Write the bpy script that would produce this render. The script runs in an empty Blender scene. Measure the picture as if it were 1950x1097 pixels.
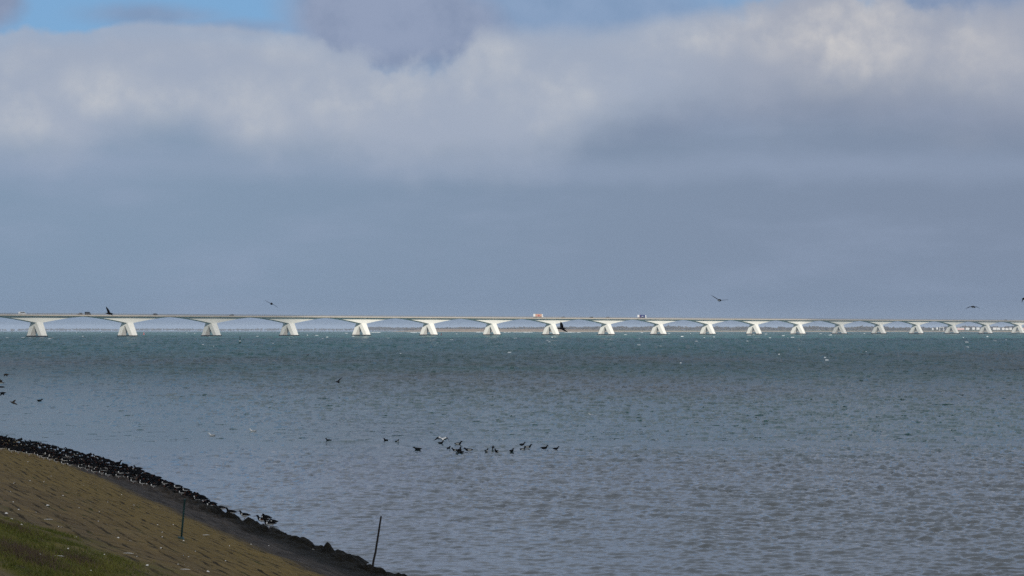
import bpy, bmesh, math, random
import numpy as np
from mathutils import Vector, Matrix

R = math.radians
rng = np.random.default_rng(7)
random.seed(7)
SC = bpy.context.scene
COL = SC.collection

# ------------------------------------------------------------------ camera model
F = 4598.0                      # focal length in photo pixels (photo 1950 x 1097)
EYE = 6.43                      # eye height above the water
HOR = 625.0                     # eye-level row
PITCH = math.atan((HOR - 548.5) / F)
FWD = Vector((0, math.cos(PITCH), math.sin(PITCH)))
UPV = Vector((0, -math.sin(PITCH), math.cos(PITCH)))
RGT = Vector((1, 0, 0))
CAM = Vector((0, 0, EYE))
RE = 7.4e6                      # effective earth radius


def ray(px, py):
    return FWD + RGT * ((px - 975.0) / F) + UPV * ((548.5 - py) / F)


def at_dist(px, py, y):
    r = ray(px, py)
    return CAM + r * (y / r.y)


def drop(x, y):
    return -(x * x + y * y) / (2 * RE)


def on_sea(px, py):
    r = ray(px, py)
    t = 100.0
    for _ in range(60):
        p = CAM + r * t
        f = p.z - drop(p.x, p.y)
        t += f / max(1e-5, -r.z - r.length_squared * 0 - t / RE * 1.0 + 0.0) if False else 0
        # simple fixed-point
        t = (EYE - drop(p.x, p.y)) / (-r.z)
    p = CAM + r * t
    return Vector((p.x, p.y, drop(p.x, p.y)))


# ------------------------------------------------------------------ dike geometry
DE = Vector((-0.3201, 0.9474, 0))      # along the dike
DN = Vector((-0.9474, -0.3201, 0))     # inland
D0 = Vector((18.2, 0, 0))
DANG = math.atan2(DE.y, DE.x)


def dike_z(p):
    p = np.asarray(p, float)
    z = np.where(p < 0, 0.33 * p, 0.28 * p)
    z = np.where(p > 19.5, 0.28 * 19.5 + 0.02 * (p - 19.5), z)
    return np.maximum(z, -3.5)


def on_dike(px, py, lift=0.0):
    r = ray(px, py)
    lo, hi = 8.0, 400.0
    def g(t):
        q = CAM + r * t
        p = (q - D0).dot(DN)
        return q.z - max(float(dike_z(p)), -0.02)
    for _ in range(60):
        m = 0.5 * (lo + hi)
        if g(m) > 0:
            lo = m
        else:
            hi = m
    q = CAM + r * lo
    p = (q - D0).dot(DN)
    return Vector((q.x, q.y, max(float(dike_z(p)), -0.02) + lift)), p


# ------------------------------------------------------------------ numpy noise
def _hash(ix, iy, seed):
    n = (ix.astype(np.int64) * 374761393 + iy.astype(np.int64) * 668265263 + seed * 1274126177) & 0x7fffffff
    n = ((n ^ (n >> 13)) * 1274126177) & 0x7fffffff
    n = (n ^ (n >> 16)) & 0xffff
    return n / 65535.0


def vnoise(x, y, seed=0):
    x = np.asarray(x, float); y = np.asarray(y, float)
    ix = np.floor(x); iy = np.floor(y)
    fx = x - ix; fy = y - iy
    fx = fx * fx * fx * (fx * (fx * 6 - 15) + 10); fy = fy * fy * fy * (fy * (fy * 6 - 15) + 10)
    a = _hash(ix, iy, seed); b = _hash(ix + 1, iy, seed)
    c = _hash(ix, iy + 1, seed); d = _hash(ix + 1, iy + 1, seed)
    return (a + (b - a) * fx) * (1 - fy) + (c + (d - c) * fx) * fy


def fbm(x, y, seed=0, o=4):
    s = 0; a = 0.5; t = 0
    for i in range(o):
        s = s + a * vnoise(x * 2 ** i + 17.3 * i, y * 2 ** i - 9.1 * i, seed + i)
        t += a; a *= 0.5
    return s / t


# ------------------------------------------------------------------ mesh helpers
def mesh_np(name, V, Q, mat=None, smooth=False, parent=None):
    me = bpy.data.meshes.new(name)
    V = np.asarray(V, np.float32); Q = np.asarray(Q, np.int32)
    k = Q.shape[1]
    me.vertices.add(len(V)); me.vertices.foreach_set('co', V.ravel())
    me.loops.add(Q.size); me.loops.foreach_set('vertex_index', Q.ravel())
    me.polygons.add(len(Q))
    me.polygons.foreach_set('loop_start', np.arange(0, Q.size, k, dtype=np.int32))
    me.polygons.foreach_set('loop_total', np.full(len(Q), k, np.int32))
    me.update(calc_edges=True)
    if smooth:
        me.polygons.foreach_set('use_smooth', np.ones(len(Q), bool))
    o = bpy.data.objects.new(name, me)
    COL.objects.link(o)
    if mat: me.materials.append(mat)
    if parent: o.parent = parent
    return o


def grid_quads(nr, nc):
    i = np.arange(nr - 1)[:, None] * nc + np.arange(nc - 1)[None, :]
    return np.stack([i, i + 1, i + nc + 1, i + nc], -1).reshape(-1, 4)


class MB:
    """collects simple shapes and links them as ONE mesh object"""
    def __init__(self):
        self.v = []; self.f = []; self.sm = []

    def add(self, vs, fs, smooth=False):
        b = len(self.v)
        self.v += [tuple(v) for v in vs]
        self.f += [tuple(b + i for i in f) for f in fs]
        self.sm += [smooth] * len(fs)

    def box(self, c, s, taper=1.0):
        x, y, z = c; a, b, h = s[0] / 2, s[1] / 2, s[2] / 2
        vs = []
        for dz, k in ((-h, 1.0), (h, taper)):
            vs += [(x - a * k, y - b * k, z + dz), (x + a * k, y - b * k, z + dz), (x + a * k, y + b * k, z + dz), (x - a * k, y + b * k, z + dz)]
        self.add(vs, [(3, 2, 1, 0), (4, 5, 6, 7), (0, 1, 5, 4), (1, 2, 6, 5), (2, 3, 7, 6), (3, 0, 4, 7)])

    def loft(self, pts, rad, n=10, side=None, smooth=True):
        """tube through pts; rad = (half width, half height) per point"""
        pts = [Vector(p) for p in pts]
        rings = []
        for i, p in enumerate(pts):
            t = (pts[min(i + 1, len(pts) - 1)] - pts[max(i - 1, 0)]).normalized()
            s = Vector(side) if side is not None else (Vector((0, 0, 1)).cross(t) if abs(t.z) < 0.97 else Vector((0, 1, 0)))
            s = (s - t * s.dot(t)).normalized()
            u = t.cross(s).normalized()
            rw, rh = rad[i] if isinstance(rad[i], tuple) else (rad[i], rad[i])
            rings.append([p + s * (rw * math.cos(2 * math.pi * k / n)) + u * (rh * math.sin(2 * math.pi * k / n)) for k in range(n)])
        vs = [v for r in rings for v in r]
        fs = []
        for i in range(len(rings) - 1):
            for k in range(n):
                a = i * n + k; b = i * n + (k + 1) % n
                fs.append((a, b, b + n, a + n))
        fs.append(tuple(reversed(range(n)))); fs.append(tuple(range((len(rings) - 1) * n, len(rings) * n)))
        self.add(vs, fs, smooth)

    def disc(self, c, r, w, axis=1, n=14):
        vs = []; c = Vector(c)
        for sgn in (-1, 1):
            for k in range(n):
                a = 2 * math.pi * k / n
                d = [0, 0, 0]; d[axis] = sgn * w / 2
                o = [i for i in range(3) if i != axis]
                d[o[0]] = r * math.cos(a); d[o[1]] = r * math.sin(a)
                vs.append(c + Vector(d))
        fs = [(k, (k + 1) % n, n + (k + 1) % n, n + k) for k in range(n)] + [tuple(range(n)), tuple(range(2 * n - 1, n - 1, -1))]
        self.add(vs, fs)

    def prism(self, poly, y0, y1, y0b=None, y1b=None):
        """extrude an (x,z) outline along y"""
        n = len(poly)
        vs = [(x, y0, z) for x, z in poly] + [(x, y1, z) for x, z in poly]
        fs = [tuple(range(n)), tuple(range(2 * n - 1, n - 1, -1))]
        fs += [(k, k + n, (k + 1) % n + n, (k + 1) % n) for k in range(n)]
        self.add(vs, fs)

    def build(self, name, mat, parent=None, xf=None, fix=True):
        me = bpy.data.meshes.new(name)
        v = self.v if xf is None else [tuple(xf(Vector(p))) for p in self.v]
        me.from_pydata(v, [], self.f)
        me.polygons.foreach_set('use_smooth', self.sm)
        if fix:
            bm = bmesh.new(); bm.from_mesh(me)
            bmesh.ops.recalc_face_normals(bm, faces=bm.faces)
            bm.to_mesh(me); bm.free()
        me.update()
        o = bpy.data.objects.new(name, me); COL.objects.link(o)
        for m in (mat if isinstance(mat, (list, tuple)) else [mat]):
            me.materials.append(m)
        if parent: o.parent = parent
        return o


def tag(o, label=None, cat=None, group=None, kind=None):
    if label: o['label'] = label
    if cat: o['category'] = cat
    if group: o['group'] = group
    if kind: o['kind'] = kind
    return o


def empty(name, loc, rz=0.0):
    o = bpy.data.objects.new(name, None); COL.objects.link(o)
    o.empty_display_size = 0.2
    o.location = loc; o.rotation_euler = (0, 0, rz)
    return o


def copy_tree(o, parent=None):
    c = o.copy(); COL.objects.link(c)
    if parent is not None: c.parent = parent
    for ch in list(o.children): copy_tree(ch, c)
    return c


# ------------------------------------------------------------------ node helpers
class S:
    """a shader socket with arithmetic"""
    nt = None

    def __init__(self, s): self.s = s

    @staticmethod
    def m(op, *a, clamp=False):
        n = S.nt.nodes.new('ShaderNodeMath'); n.operation = op; n.use_clamp = clamp
        for i, x in enumerate(a):
            if isinstance(x, S): S.nt.links.new(x.s, n.inputs[i])
            else: n.inputs[i].default_value = x
        return S(n.outputs[0])

    def __add__(self, o): return S.m('ADD', self, o)
    __radd__ = __add__
    def __sub__(self, o): return S.m('SUBTRACT', self, o)
    def __rsub__(self, o): return S.m('SUBTRACT', o, self)
    def __mul__(self, o): return S.m('MULTIPLY', self, o)
    __rmul__ = __mul__
    def __truediv__(self, o): return S.m('DIVIDE', self, o)


def sstep(x, a, b):
    n = S.nt.nodes.new('ShaderNodeMapRange'); n.interpolation_type = 'SMOOTHSTEP'
    S.nt.links.new(x.s, n.inputs[0]); n.inputs[1].default_value = a; n.inputs[2].default_value = b
    n.inputs[3].default_value = 0; n.inputs[4].default_value = 1
    return S(n.outputs[0])


def comb(x, y, z=0.0):
    n = S.nt.nodes.new('ShaderNodeCombineXYZ')
    for i, v in enumerate((x, y, z)):
        if isinstance(v, S): S.nt.links.new(v.s, n.inputs[i])
        else: n.inputs[i].default_value = v
    return S(n.outputs[0])


def sep(v):
    n = S.nt.nodes.new('ShaderNodeSeparateXYZ'); S.nt.links.new(v.s, n.inputs[0])
    return S(n.outputs[0]), S(n.outputs[1]), S(n.outputs[2])


def noise(vec, scale=1.0, detail=4.0, rough=0.5, dist=0.0, col=False):
    n = S.nt.nodes.new('ShaderNodeTexNoise')
    if vec is not None: S.nt.links.new(vec.s, n.inputs['Vector'])
    n.inputs['Scale'].default_value = scale; n.inputs['Detail'].default_value = detail
    n.inputs['Roughness'].default_value = rough; n.inputs['Distortion'].default_value = dist
    return S(n.outputs['Color' if col else 'Fac'])


def vor(vec, scale=1.0, smooth=0.6, detail=2.0):
    n = S.nt.nodes.new('ShaderNodeTexVoronoi'); n.feature = 'SMOOTH_F1'
    S.nt.links.new(vec.s, n.inputs['Vector'])
    n.inputs['Scale'].default_value = scale; n.inputs['Smoothness'].default_value = smooth
    n.inputs['Detail'].default_value = detail; n.inputs['Roughness'].default_value = 0.5
    return S(n.outputs['Distance'])


def mixc(f, a, b):
    n = S.nt.nodes.new('ShaderNodeMix'); n.data_type = 'RGBA'; n.clamp_factor = True
    def put(sock, v):
        if isinstance(v, S): S.nt.links.new(v.s, sock)
        elif isinstance(v, (tuple, list)): sock.default_value = (*v, 1.0)
        else: sock.default_value = v
    put(n.inputs[0], f); put(n.inputs[6], a); put(n.inputs[7], b)
    return S(n.outputs[2])


def fcurve(x, pts, x0, x1, y0, y1):
    """float curve through pts (given in real units)"""
    n = S.nt.nodes.new('ShaderNodeFloatCurve')
    c = n.mapping.curves[0]
    P = [((px - x0) / (x1 - x0), (py - y0) / (y1 - y0)) for px, py in pts]
    while len(c.points) < len(P): c.points.new(0.5, 0.5)
    for q, (a, b) in zip(c.points, P): q.location = (a, b); q.handle_type = 'AUTO_CLAMPED'
    n.mapping.update()
    S.nt.links.new(((x - x0) / (x1 - x0)).s, n.inputs['Value'])
    return S(n.outputs[0]) * (y1 - y0) + y0


def new_mat(name):
    m = bpy.data.materials.new(name); m.use_nodes = True
    nt = m.node_tree; S.nt = nt
    return m, nt, nt.nodes['Principled BSDF']


def link(a, b): S.nt.links.new(a.s, b)


def texc(kind='Object'):
    n = S.nt.nodes.new('ShaderNodeTexCoord'); return S(n.outputs[kind])


def position():
    n = S.nt.nodes.new('ShaderNodeNewGeometry'); return S(n.outputs['Position'])


def bump(h, strength=0.3, dist=0.02):
    n = S.nt.nodes.new('ShaderNodeBump'); n.inputs['Strength'].default_value = strength
    n.inputs['Distance'].default_value = dist; S.nt.links.new(h.s, n.inputs['Height'])
    return S(n.outputs[0])


def simple(name, c, rough=0.7, var=0.15, scale=3.0, spec=0.3, metal=0.0):
    m, nt, b = new_mat(name)
    f = noise(texc('Object'), scale, 4.0, 0.6)
    lo = tuple(x * (1 - var) for x in c); hi = tuple(min(1, x * (1 + var)) for x in c)
    link(mixc(f, lo, hi), b.inputs['Base Color'])
    b.inputs['Roughness'].default_value = rough; b.inputs['Specular IOR Level'].default_value = spec
    b.inputs['Metallic'].default_value = metal
    return m


# ------------------------------------------------------------------ light
SUN_AZ, SUN_EL = 168.0, 22.5
TO_SUN = Vector((math.sin(R(SUN_AZ)) * math.cos(R(SUN_EL)), math.cos(R(SUN_AZ)) * math.cos(R(SUN_EL)), math.sin(R(SUN_EL))))
ld = bpy.data.lights.new('sun', 'SUN'); ld.energy = 4.8; ld.angle = R(0.53); ld.color = (1.0, 0.95, 0.86)
lo_ = bpy.data.objects.new('sun', ld); COL.objects.link(lo_)
lo_.location = (60, -160, 90)
lo_.rotation_euler = TO_SUN.to_track_quat('Z', 'Y').to_euler()


def build_world():
    w = bpy.data.worlds.new('World'); SC.world = w; w.use_nodes = True
    nt = w.node_tree; S.nt = nt
    bg = nt.nodes['Background']; STR = 0.1
    bg.inputs['Strength'].default_value = STR
    sky = nt.nodes.new('ShaderNodeTexSky'); sky.sky_type = 'NISHITA'; sky.sun_disc = False
    sky.sun_elevation = R(SUN_EL); sky.sun_rotation = R(SUN_AZ)
    sky.air_density = 1.0; sky.dust_density = 0.6; sky.ozone_density = 2.0
    skyc = S(sky.outputs[0])
    k = 1.0 / STR
    def C(r, g, b):
        def l(x):
            x /= 255.0
            return x / 12.92 if x <= 0.04045 else ((x + 0.055) / 1.055) ** 2.4
        return (l(r) * k, l(g) * k, l(b) * k)
    d = texc('Generated')
    x, y, z = sep(d)
    az = S.m('ARCTAN2', x, y) * (180 / math.pi)
    el = S.m('ARCSINE', z) * (180 / math.pi)
    DG = 0.012461                                      # degrees per unit of the sketch the sky was drawn in
    U = az / DG + 975.0                                # azimuth
    V = HOR - el / DG                                  # elevation, downwards
    uv = comb(U, V, 0.0)
    # soft warp
    n1 = noise(uv, 1 / 170.0, 6.0, 0.55) - 0.5
    n2 = noise(comb(U, V, 40.0), 1 / 60.0, 6.0, 0.6) - 0.5
    n3 = noise(comb(U * 0.6, V, 90.0), 1 / 260.0, 4.0, 0.5) - 0.5
    Uw = U + n1 * 60.0 + n2 * 16.0
    Vw = V + n1 * 26.0 + n2 * 18.0
    # open blue above the bank
    blue = mixc(0.85, skyc, C(113, 160, 206))
    # high thin grey cloud
    def blob(cx, cy, rx, ry, soft, wob=1.0):
        a = (Uw - cx) / rx; b = (Vw - cy) / ry
        r = S.m('SQRT', a * a + b * b)
        return 1.0 - sstep(r, 1.0 - soft, 1.0 + soft)
    grey = S.m('MAXIMUM', blob(740, 25, 195, 128, 0.30), blob(850, 55, 160, 100, 0.6))
    grey = S.m('MAXIMUM', grey, blob(-5, 10, 52, 60, 0.5))
    grey = S.m('MAXIMUM', grey, blob(290, 38, 105, 18, 0.9) * 0.7)
    grey = S.m('MAXIMUM', grey, blob(470, 56, 170, 14, 0.9) * 0.6)
    grey = S.m('MAXIMUM', grey, blob(1090, 24, 330, 62, 0.5) * 0.66)
    grey = S.m('MAXIMUM', grey, blob(1850, 10, 190, 50, 0.5) * 0.9)
    high = sstep(noise(comb(U * 0.5, V, 7.0), 1 / 420.0, 6.0, 0.6) + sstep(el, 8.2, 12.0) * 0.12 - (1.0 - sstep(el, 7.8, 9.5)) * 0.6, 0.33, 0.50)
    grey = S.m('MAXIMUM', grey, high)
    greyc = mixc(sstep(n3 + n2 * 0.7, -0.2, 0.25), C(131, 146, 174), C(146, 159, 185))
    hi_far = mixc(sstep(n1, -0.15, 0.2), C(136, 150, 170), C(180, 187, 197))
    hi_far = mixc(sstep(el, 22.0, 45.0), hi_far, mixc(sstep(n1, -0.15, 0.2), C(186, 194, 206), C(228, 229, 230)))
    greyc = mixc(sstep(el, 8.5, 13.0), greyc, hi_far)
    col = mixc(grey, blue, greyc)
    # the long cumulus bank
    top = fcurve(U, [(-400, 100), (0, 88), (60, 74), (170, 70), (230, 55), (330, 52), (450, 58), (560, 70), (610, 84), (650, 108), (720, 122), (800, 134),
                     (868, 128), (900, 92), (925, 60), (1000, 57), (1160, 53), (1240, 45), (1330, 31), (1440, 14), (1560, -6), (1690, -4), (1730, 22), (1800, 36),
                     (1860, 30), (1950, 22), (2400, 20)], -400, 2400, -60, 400)
    bot = fcurve(U, [(-400, 260), (0, 285), (100, 290), (230, 245), (320, 240), (420, 262), (520, 280), (640, 285), (760, 298), (880, 305), (980, 300),
                     (1070, 275), (1140, 238), (1250, 200), (1400, 176), (1560, 172), (1720, 178), (1850, 196), (1950, 206), (2400, 220)], -400, 2400, -60, 400)
    ragged = fcurve(U, [(-400, 0.35), (0, 0.5), (400, 0.2), (560, 0.25), (640, 1.0), (860, 1.25), (910, 0.7), (960, 0.25), (1300, 0.35), (1480, 1.0), (1620, 1.1),
                        (1750, 1.2), (1850, 0.8), (1950, 0.6), (2400, 0.5)], -400, 2400, 0, 2)
    puff = vor(comb(U + n1 * 40.0, V + n2 * 20.0, 3.0), 1 / 62.0, 0.8, 3.0) - 0.45
    edge = V - top + (n2 * 62.0 + puff * 34.0) * ragged + n1 * 10.0
    bank = sstep(edge, -5.0, 11.0) * (1.0 - sstep(U, 540.0, 680.0)) + sstep(edge, -15.0, 27.0) * sstep(U, 540.0, 680.0)
    bank = bank * (0.84 + 0.16 * sstep(edge, 6.0, 50.0))
    # inside shading
    n4 = noise(comb(U * 0.55 + n1 * 60.0, V, 21.0), 1 / 105.0, 6.0, 0.55) - 0.5
    lobes = vor(comb(U * 0.7 + n1 * 70.0, V + n2 * 26.0, 13.0), 1 / 95.0, 0.9, 2.0) - 0.42
    t = sstep(n4 * 0.9 - lobes * 0.42 + n2 * 0.40 - puff * 0.22, -0.30, 0.34)
    right = sstep(U, 1180.0, 1560.0)
    glow = blob(205, 185, 80, 44, .75)
    for g_ in ((300, 205, 70, 40, .8, .8), (480, 215, 75, 62, .75, .85), (60, 246, 80, 40, .8, .75), (640, 190, 110, 60, .9, .5), (760, 165, 70, 40, .8, .7), (935, 110, 60, 60, .8, .8), (1040, 190, 120, 50, .9, .5),
               (1640, 95, 120, 80, .6, 1.0), (1480, 75, 60, 40, .7, .8), (1320, 70, 120, 36, .9, .6), (1830, 120, 110, 60, .9, .55), (560, 105, 60, 30, .9, .5)):
        glow = S.m('MAXIMUM', glow, blob(*g_[:5]) * g_[5])
    glow = glow * sstep(n2 * 0.9 - puff * 0.4 + n1 * 0.5, -0.65, 0.15)
    t = S.m('ADD', t * 0.62, glow * 0.75, clamp=True)
    cl = mixc(t, C(161, 172, 191), C(191, 195, 202))
    cr = mixc(t, C(160, 167, 183), C(205, 203, 203))
    bankc = mixc(right, cl, cr)
    # lower grey-blue sheet
    low = mixc(sstep(U, 100.0, 1900.0), C(131, 152, 176), C(127, 142, 165))
    low = mixc(sstep(V + n3 * 120.0, 430.0, 640.0) * 0.5, low, C(134, 153, 178))
    streak = sstep(n3 * 1.2 + (noise(comb(U * 0.25, V, 55.0), 1 / 70.0, 5.0, 0.55) - 0.5), -0.12, 0.42)
    low = mixc(streak * 0.5, low, C(147, 162, 187))
    low = mixc((1.0 - sstep(S.m('ABSOLUTE', V + n1 * 60.0 + n3 * 50.0 - 318.0), 0.0, 46.0)) * 0.35, low, C(152, 166, 190))
    dk = (1.0 - sstep(S.m('ABSOLUTE', V + n1 * 30.0 - (bot + 34.0)), 4.0, 60.0)) * sstep(U, 1000.0, 1300.0)
    low = mixc(dk * 0.2, low, C(126, 136, 162))
    fd = V - bot + n1 * 70.0 + n4 * 80.0 - lobes * 40.0 + n2 * 30.0
    fade = sstep(fd, -70.0, 52.0) * (1.0 - right) + sstep(fd, -105.0, 105.0) * right
    body = mixc(fade, bankc, low)
    col = mixc(bank, col, body)
    # below the horizon: same as the sheet
    nt.links.new(col.s, bg.inputs['Color'])


build_world()

cd = bpy.data.cameras.new('camera'); cam = bpy.data.objects.new('camera', cd); COL.objects.link(cam)
cam.location = CAM; cam.rotation_euler = (R(90) + PITCH, 0, 0)
cd.sensor_fit = 'HORIZONTAL'; cd.sensor_width = 36.0; cd.lens = F / 1950.0 * 36.0
cd.clip_start = 0.5; cd.clip_end = 60000
SC.camera = cam
SC.view_settings.view_transform = 'Standard'; SC.view_settings.look = 'None'
SC.view_settings.exposure = 0; SC.view_settings.gamma = 1
SC.cycles.use_denoising = False
SC.cycles.max_bounces = 6; SC.cycles.diffuse_bounces = 3; SC.cycles.glossy_bounces = 3
SC.cycles.transparent_max_bounces = 8; SC.cycles.volume_bounces = 0
SC.cycles.caustics_reflective = False; SC.cycles.caustics_refractive = False


# ------------------------------------------------------------------ sea
def sea_material():
    m, nt, b = new_mat('sea_water')
    P = position(); x, y, z = sep(P)
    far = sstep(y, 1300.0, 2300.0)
    mid = sstep(y, 150.0, 1000.0)
    big = noise(comb(x * 0.5, y * 0.25, 0.0), 1 / 45.0, 4.0, 0.55)
    big2 = noise(comb(x, y * 0.3, 30.0), 1 / 14.0, 4.0, 0.55)
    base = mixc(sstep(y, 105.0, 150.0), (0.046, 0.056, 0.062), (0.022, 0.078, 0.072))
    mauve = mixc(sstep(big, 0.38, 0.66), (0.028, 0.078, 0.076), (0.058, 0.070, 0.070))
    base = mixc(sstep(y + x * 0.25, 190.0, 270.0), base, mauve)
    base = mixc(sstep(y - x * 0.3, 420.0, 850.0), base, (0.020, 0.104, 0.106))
    base = mixc(far, base, (0.048, 0.125, 0.122))  # pale shoal tone far out, with stronger sunlight put into the colour
    base = mixc(sstep(big2, 0.45, 0.75) * 0.3, base, (0.030, 0.056, 0.060))
    rp = noise(comb(x, y * 0.7, 3.0), 3.2, 4.0, 0.6)
    rp2 = noise(comb(x, y * 0.6, 9.0), 11.0, 3.0, 0.6)
    nearf = 1.0 - sstep(y, 120.0, 500.0)
    h = (rp * 0.05 + rp2 * 0.012) * (0.25 + 0.75 * nearf)
    nrm = bump(h, 0.42, 1.0)
    out = nt.nodes['Material Output']; nt.nodes.remove(b)
    df = nt.nodes.new('ShaderNodeBsdfDiffuse'); link(base, df.inputs['Color'])
    gl = nt.nodes.new('ShaderNodeBsdfGlossy'); gl.inputs['Roughness'].default_value = 0.08
    link(nrm, gl.inputs['Normal'])
    fr = nt.nodes.new('ShaderNodeFresnel'); fr.inputs['IOR'].default_value = 1.333; link(nrm, fr.inputs['Normal'])
    # wave slopes too small to model keep the mean reflectance of far water well under one
    refl = S.m('MINIMUM', S(fr.outputs[0]) * (1.34 - 0.40 * sstep(y, 70.0, 150.0) - 0.54 * sstep(y, 130.0, 420.0) - 0.10 * far), 0.95)
    mx = nt.nodes.new('ShaderNodeMixShader'); link(refl, mx.inputs[0])
    nt.links.new(df.outputs[0], mx.inputs[1]); nt.links.new(gl.outputs[0], mx.inputs[2])
    nt.links.new(mx.outputs[0], out.inputs['Surface'])
    return m


def build_sea():
    # angular columns: fine where the bay opens in front, coarse round the sides
    fine = np.radians(np.linspace(-14.5, 14.5, 1500))
    l = np.radians(np.linspace(-150, -15.2, 60)); r = np.radians(np.linspace(15.2, 150, 60))
    A = np.concatenate([l, fine, r]); nc = len(A)
    kk = EYE * 2414.0
    rows = [2.0, 8.0, 16.0, 26.0, 34.0]
    d = 40.0
    while d < 136.0:
        rows.append(d); d += max(0.06, 0.36 * d * d / kk)
    near = np.array(rows)
    D = near[:, None]
    X = D * np.tan(np.clip(A, -1.45, 1.45))[None, :]
    X = np.where(np.abs(A)[None, :] > 1.2, D * np.sin(A)[None, :] * 3, X)
    Y = np.broadcast_to(D, X.shape) * np.where(np.abs(A) > 1.2, np.cos(A), 1.0)[None, :]
    P = -(X - D0.x) * 0.9474 - Y * 0.3201          # distance inland of the waterline
    shelter = np.clip(-P / 60.0, 0, 1)
    gust = fbm(X / 26.0, Y / 34.0, 5, 3)
    gust2 = fbm(X / 1.6, Y / 3.0, 15, 3)
    amp = 0.88 * (0.22 + 0.78 * shelter) * (0.55 + 0.75 * gust) * (0.55 + 0.8 * gust2)
    Z = np.zeros_like(X)
    nw = 48
    for i in range(nw):
        lam = 0.24 * (1.2 / 0.24) ** (i / (nw - 1.0)) * rng.uniform(0.9, 1.1)
        th = R(-98) + rng.normal(0, 0.85)
        k = 2 * math.pi / lam
        arg = k * (math.cos(th) * X + math.sin(th) * Y) + rng.uniform(0, 6.28)
        sn = 0.5 + 0.5 * np.sin(arg)
        Z += 0.215 / k * (sn * sn * np.sqrt(sn) - 0.37)
    Z *= amp * np.clip((139.0 - near) / 8.0, 0, 1)[:, None]
    swell = [(lam, R(-100) + rng.normal(0, 0.5), rng.uniform(0, 6.28)) for lam in np.geomspace(1.6, 8.0, 14)]
    for lam, th, ph in swell:
        kw = 2 * math.pi / lam
        Z += 0.020 / kw * np.sin(kw * (math.cos(th) * X + math.sin(th) * Y) + ph) * (0.2 + 0.8 * shelter) * (0.4 + 1.2 * gust)
    # far sea: rows of crests, front faces towards the shore
    fr = []
    d = 136.5
    while d < 9950.0:
        fr.append(d)
        px = d * d / kk
        d += (0.9 if d < 500 else 0.7 if d < 3500 else 0.35) * px
    FX, FY, FZ = [], [], []
    for j, dd in enumerate(fr):
        step = (fr[j + 1] - dd) if j + 1 < len(fr) else 200.0
        x = dd * np.tan(np.clip(A, -1.45, 1.45))
        L = 0.22 * (dd / 75.0) ** 0.95
        c = 0.6 * vnoise(x / L, np.full_like(x, j * 7.77), 11) + 0.4 * vnoise(x / (L * 0.31), np.full_like(x, j * 3.3), 12)
        patch = 0.5 * fbm(x / (9 + dd * .1), np.full_like(x, dd / 18.0 if dd < 300 else 16.6 + (dd - 300) / 90.0), 44, 3) + 0.5 * fbm(x / (2.5 + dd * .02), np.full_like(x, dd / (3.0 + .006 * dd)), 45, 3)
        sh = np.clip((x + dd * 0.338 - 18.2) * 0.947 / 60.0, 0.0, 1.0)
        gust_ = fbm(x / 26.0, np.full_like(x, dd / 34.0), 5, 3)
        base_h = min(0.44, 0.050 * (dd / 75.0) ** 0.88)
        hgt = base_h * np.clip(0.32 + 1.45 * patch, 0.1, 2) * (0.16 + 0.84 * sh)
        face = min(0.45 * step, 3.2 * base_h + 0.05)
        hgt = np.minimum(hgt, 0.40 * face + 0.004) * min(1.0, 0.88 + (dd - 136.0) / 200.0)
        c = np.clip((c - 0.25) / 0.6, 0, 1) ** 1.3
        jit = (vnoise(x / (L * 1.7), np.full_like(x, j * 5.1), 13) - 0.5) * step * 1.1
        for off, zz in ((0.0, -0.35 * hgt * c), (face, hgt * c), (face * 1.9, 0.25 * hgt * c)):
            yy = dd + off + jit
            xx = x * (yy / dd)
            if dd < 260:
                for lam, th, ph in swell:
                    kw = 2 * math.pi / lam
                    zz = zz + 0.022 / kw * np.sin(kw * (math.cos(th) * xx + math.sin(th) * yy) + ph) * (0.3 + 0.7 * sh) * min(1, (260 - dd) / 120.0) * (0.4 + 1.2 * gust_) * 0.9
            FX.append(xx); FY.append(yy); FZ.append(zz)
    FX = np.array(FX); FY = np.array(FY); FZ = np.array(FZ)
    edge = np.where(np.abs(A) > 1.2)[0]
    FXX = FX.copy(); FYY = FY.copy()
    FXX[:, edge] = FY[:, edge] * np.sin(A[edge]) * 3; FYY[:, edge] = FY[:, edge] * np.cos(A[edge])
    X = np.concatenate([X, FXX]); Y = np.concatenate([Y, FYY]); Z = np.concatenate([Z, FZ])
    rad = np.sqrt(X * X + Y * Y)
    lim = np.minimum(1.0, 14000.0 / np.maximum(rad, 1))
    X = X * lim; Y = Y * lim
    Z = Z - (X * X + Y * Y) / (2 * RE)
    V = np.stack([X, Y, Z], -1).reshape(-1, 3)
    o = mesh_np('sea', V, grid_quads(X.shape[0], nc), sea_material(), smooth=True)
    tag(o, kind='structure', label='choppy grey green sea water reaching to the horizon')
    return o


build_sea()


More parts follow.
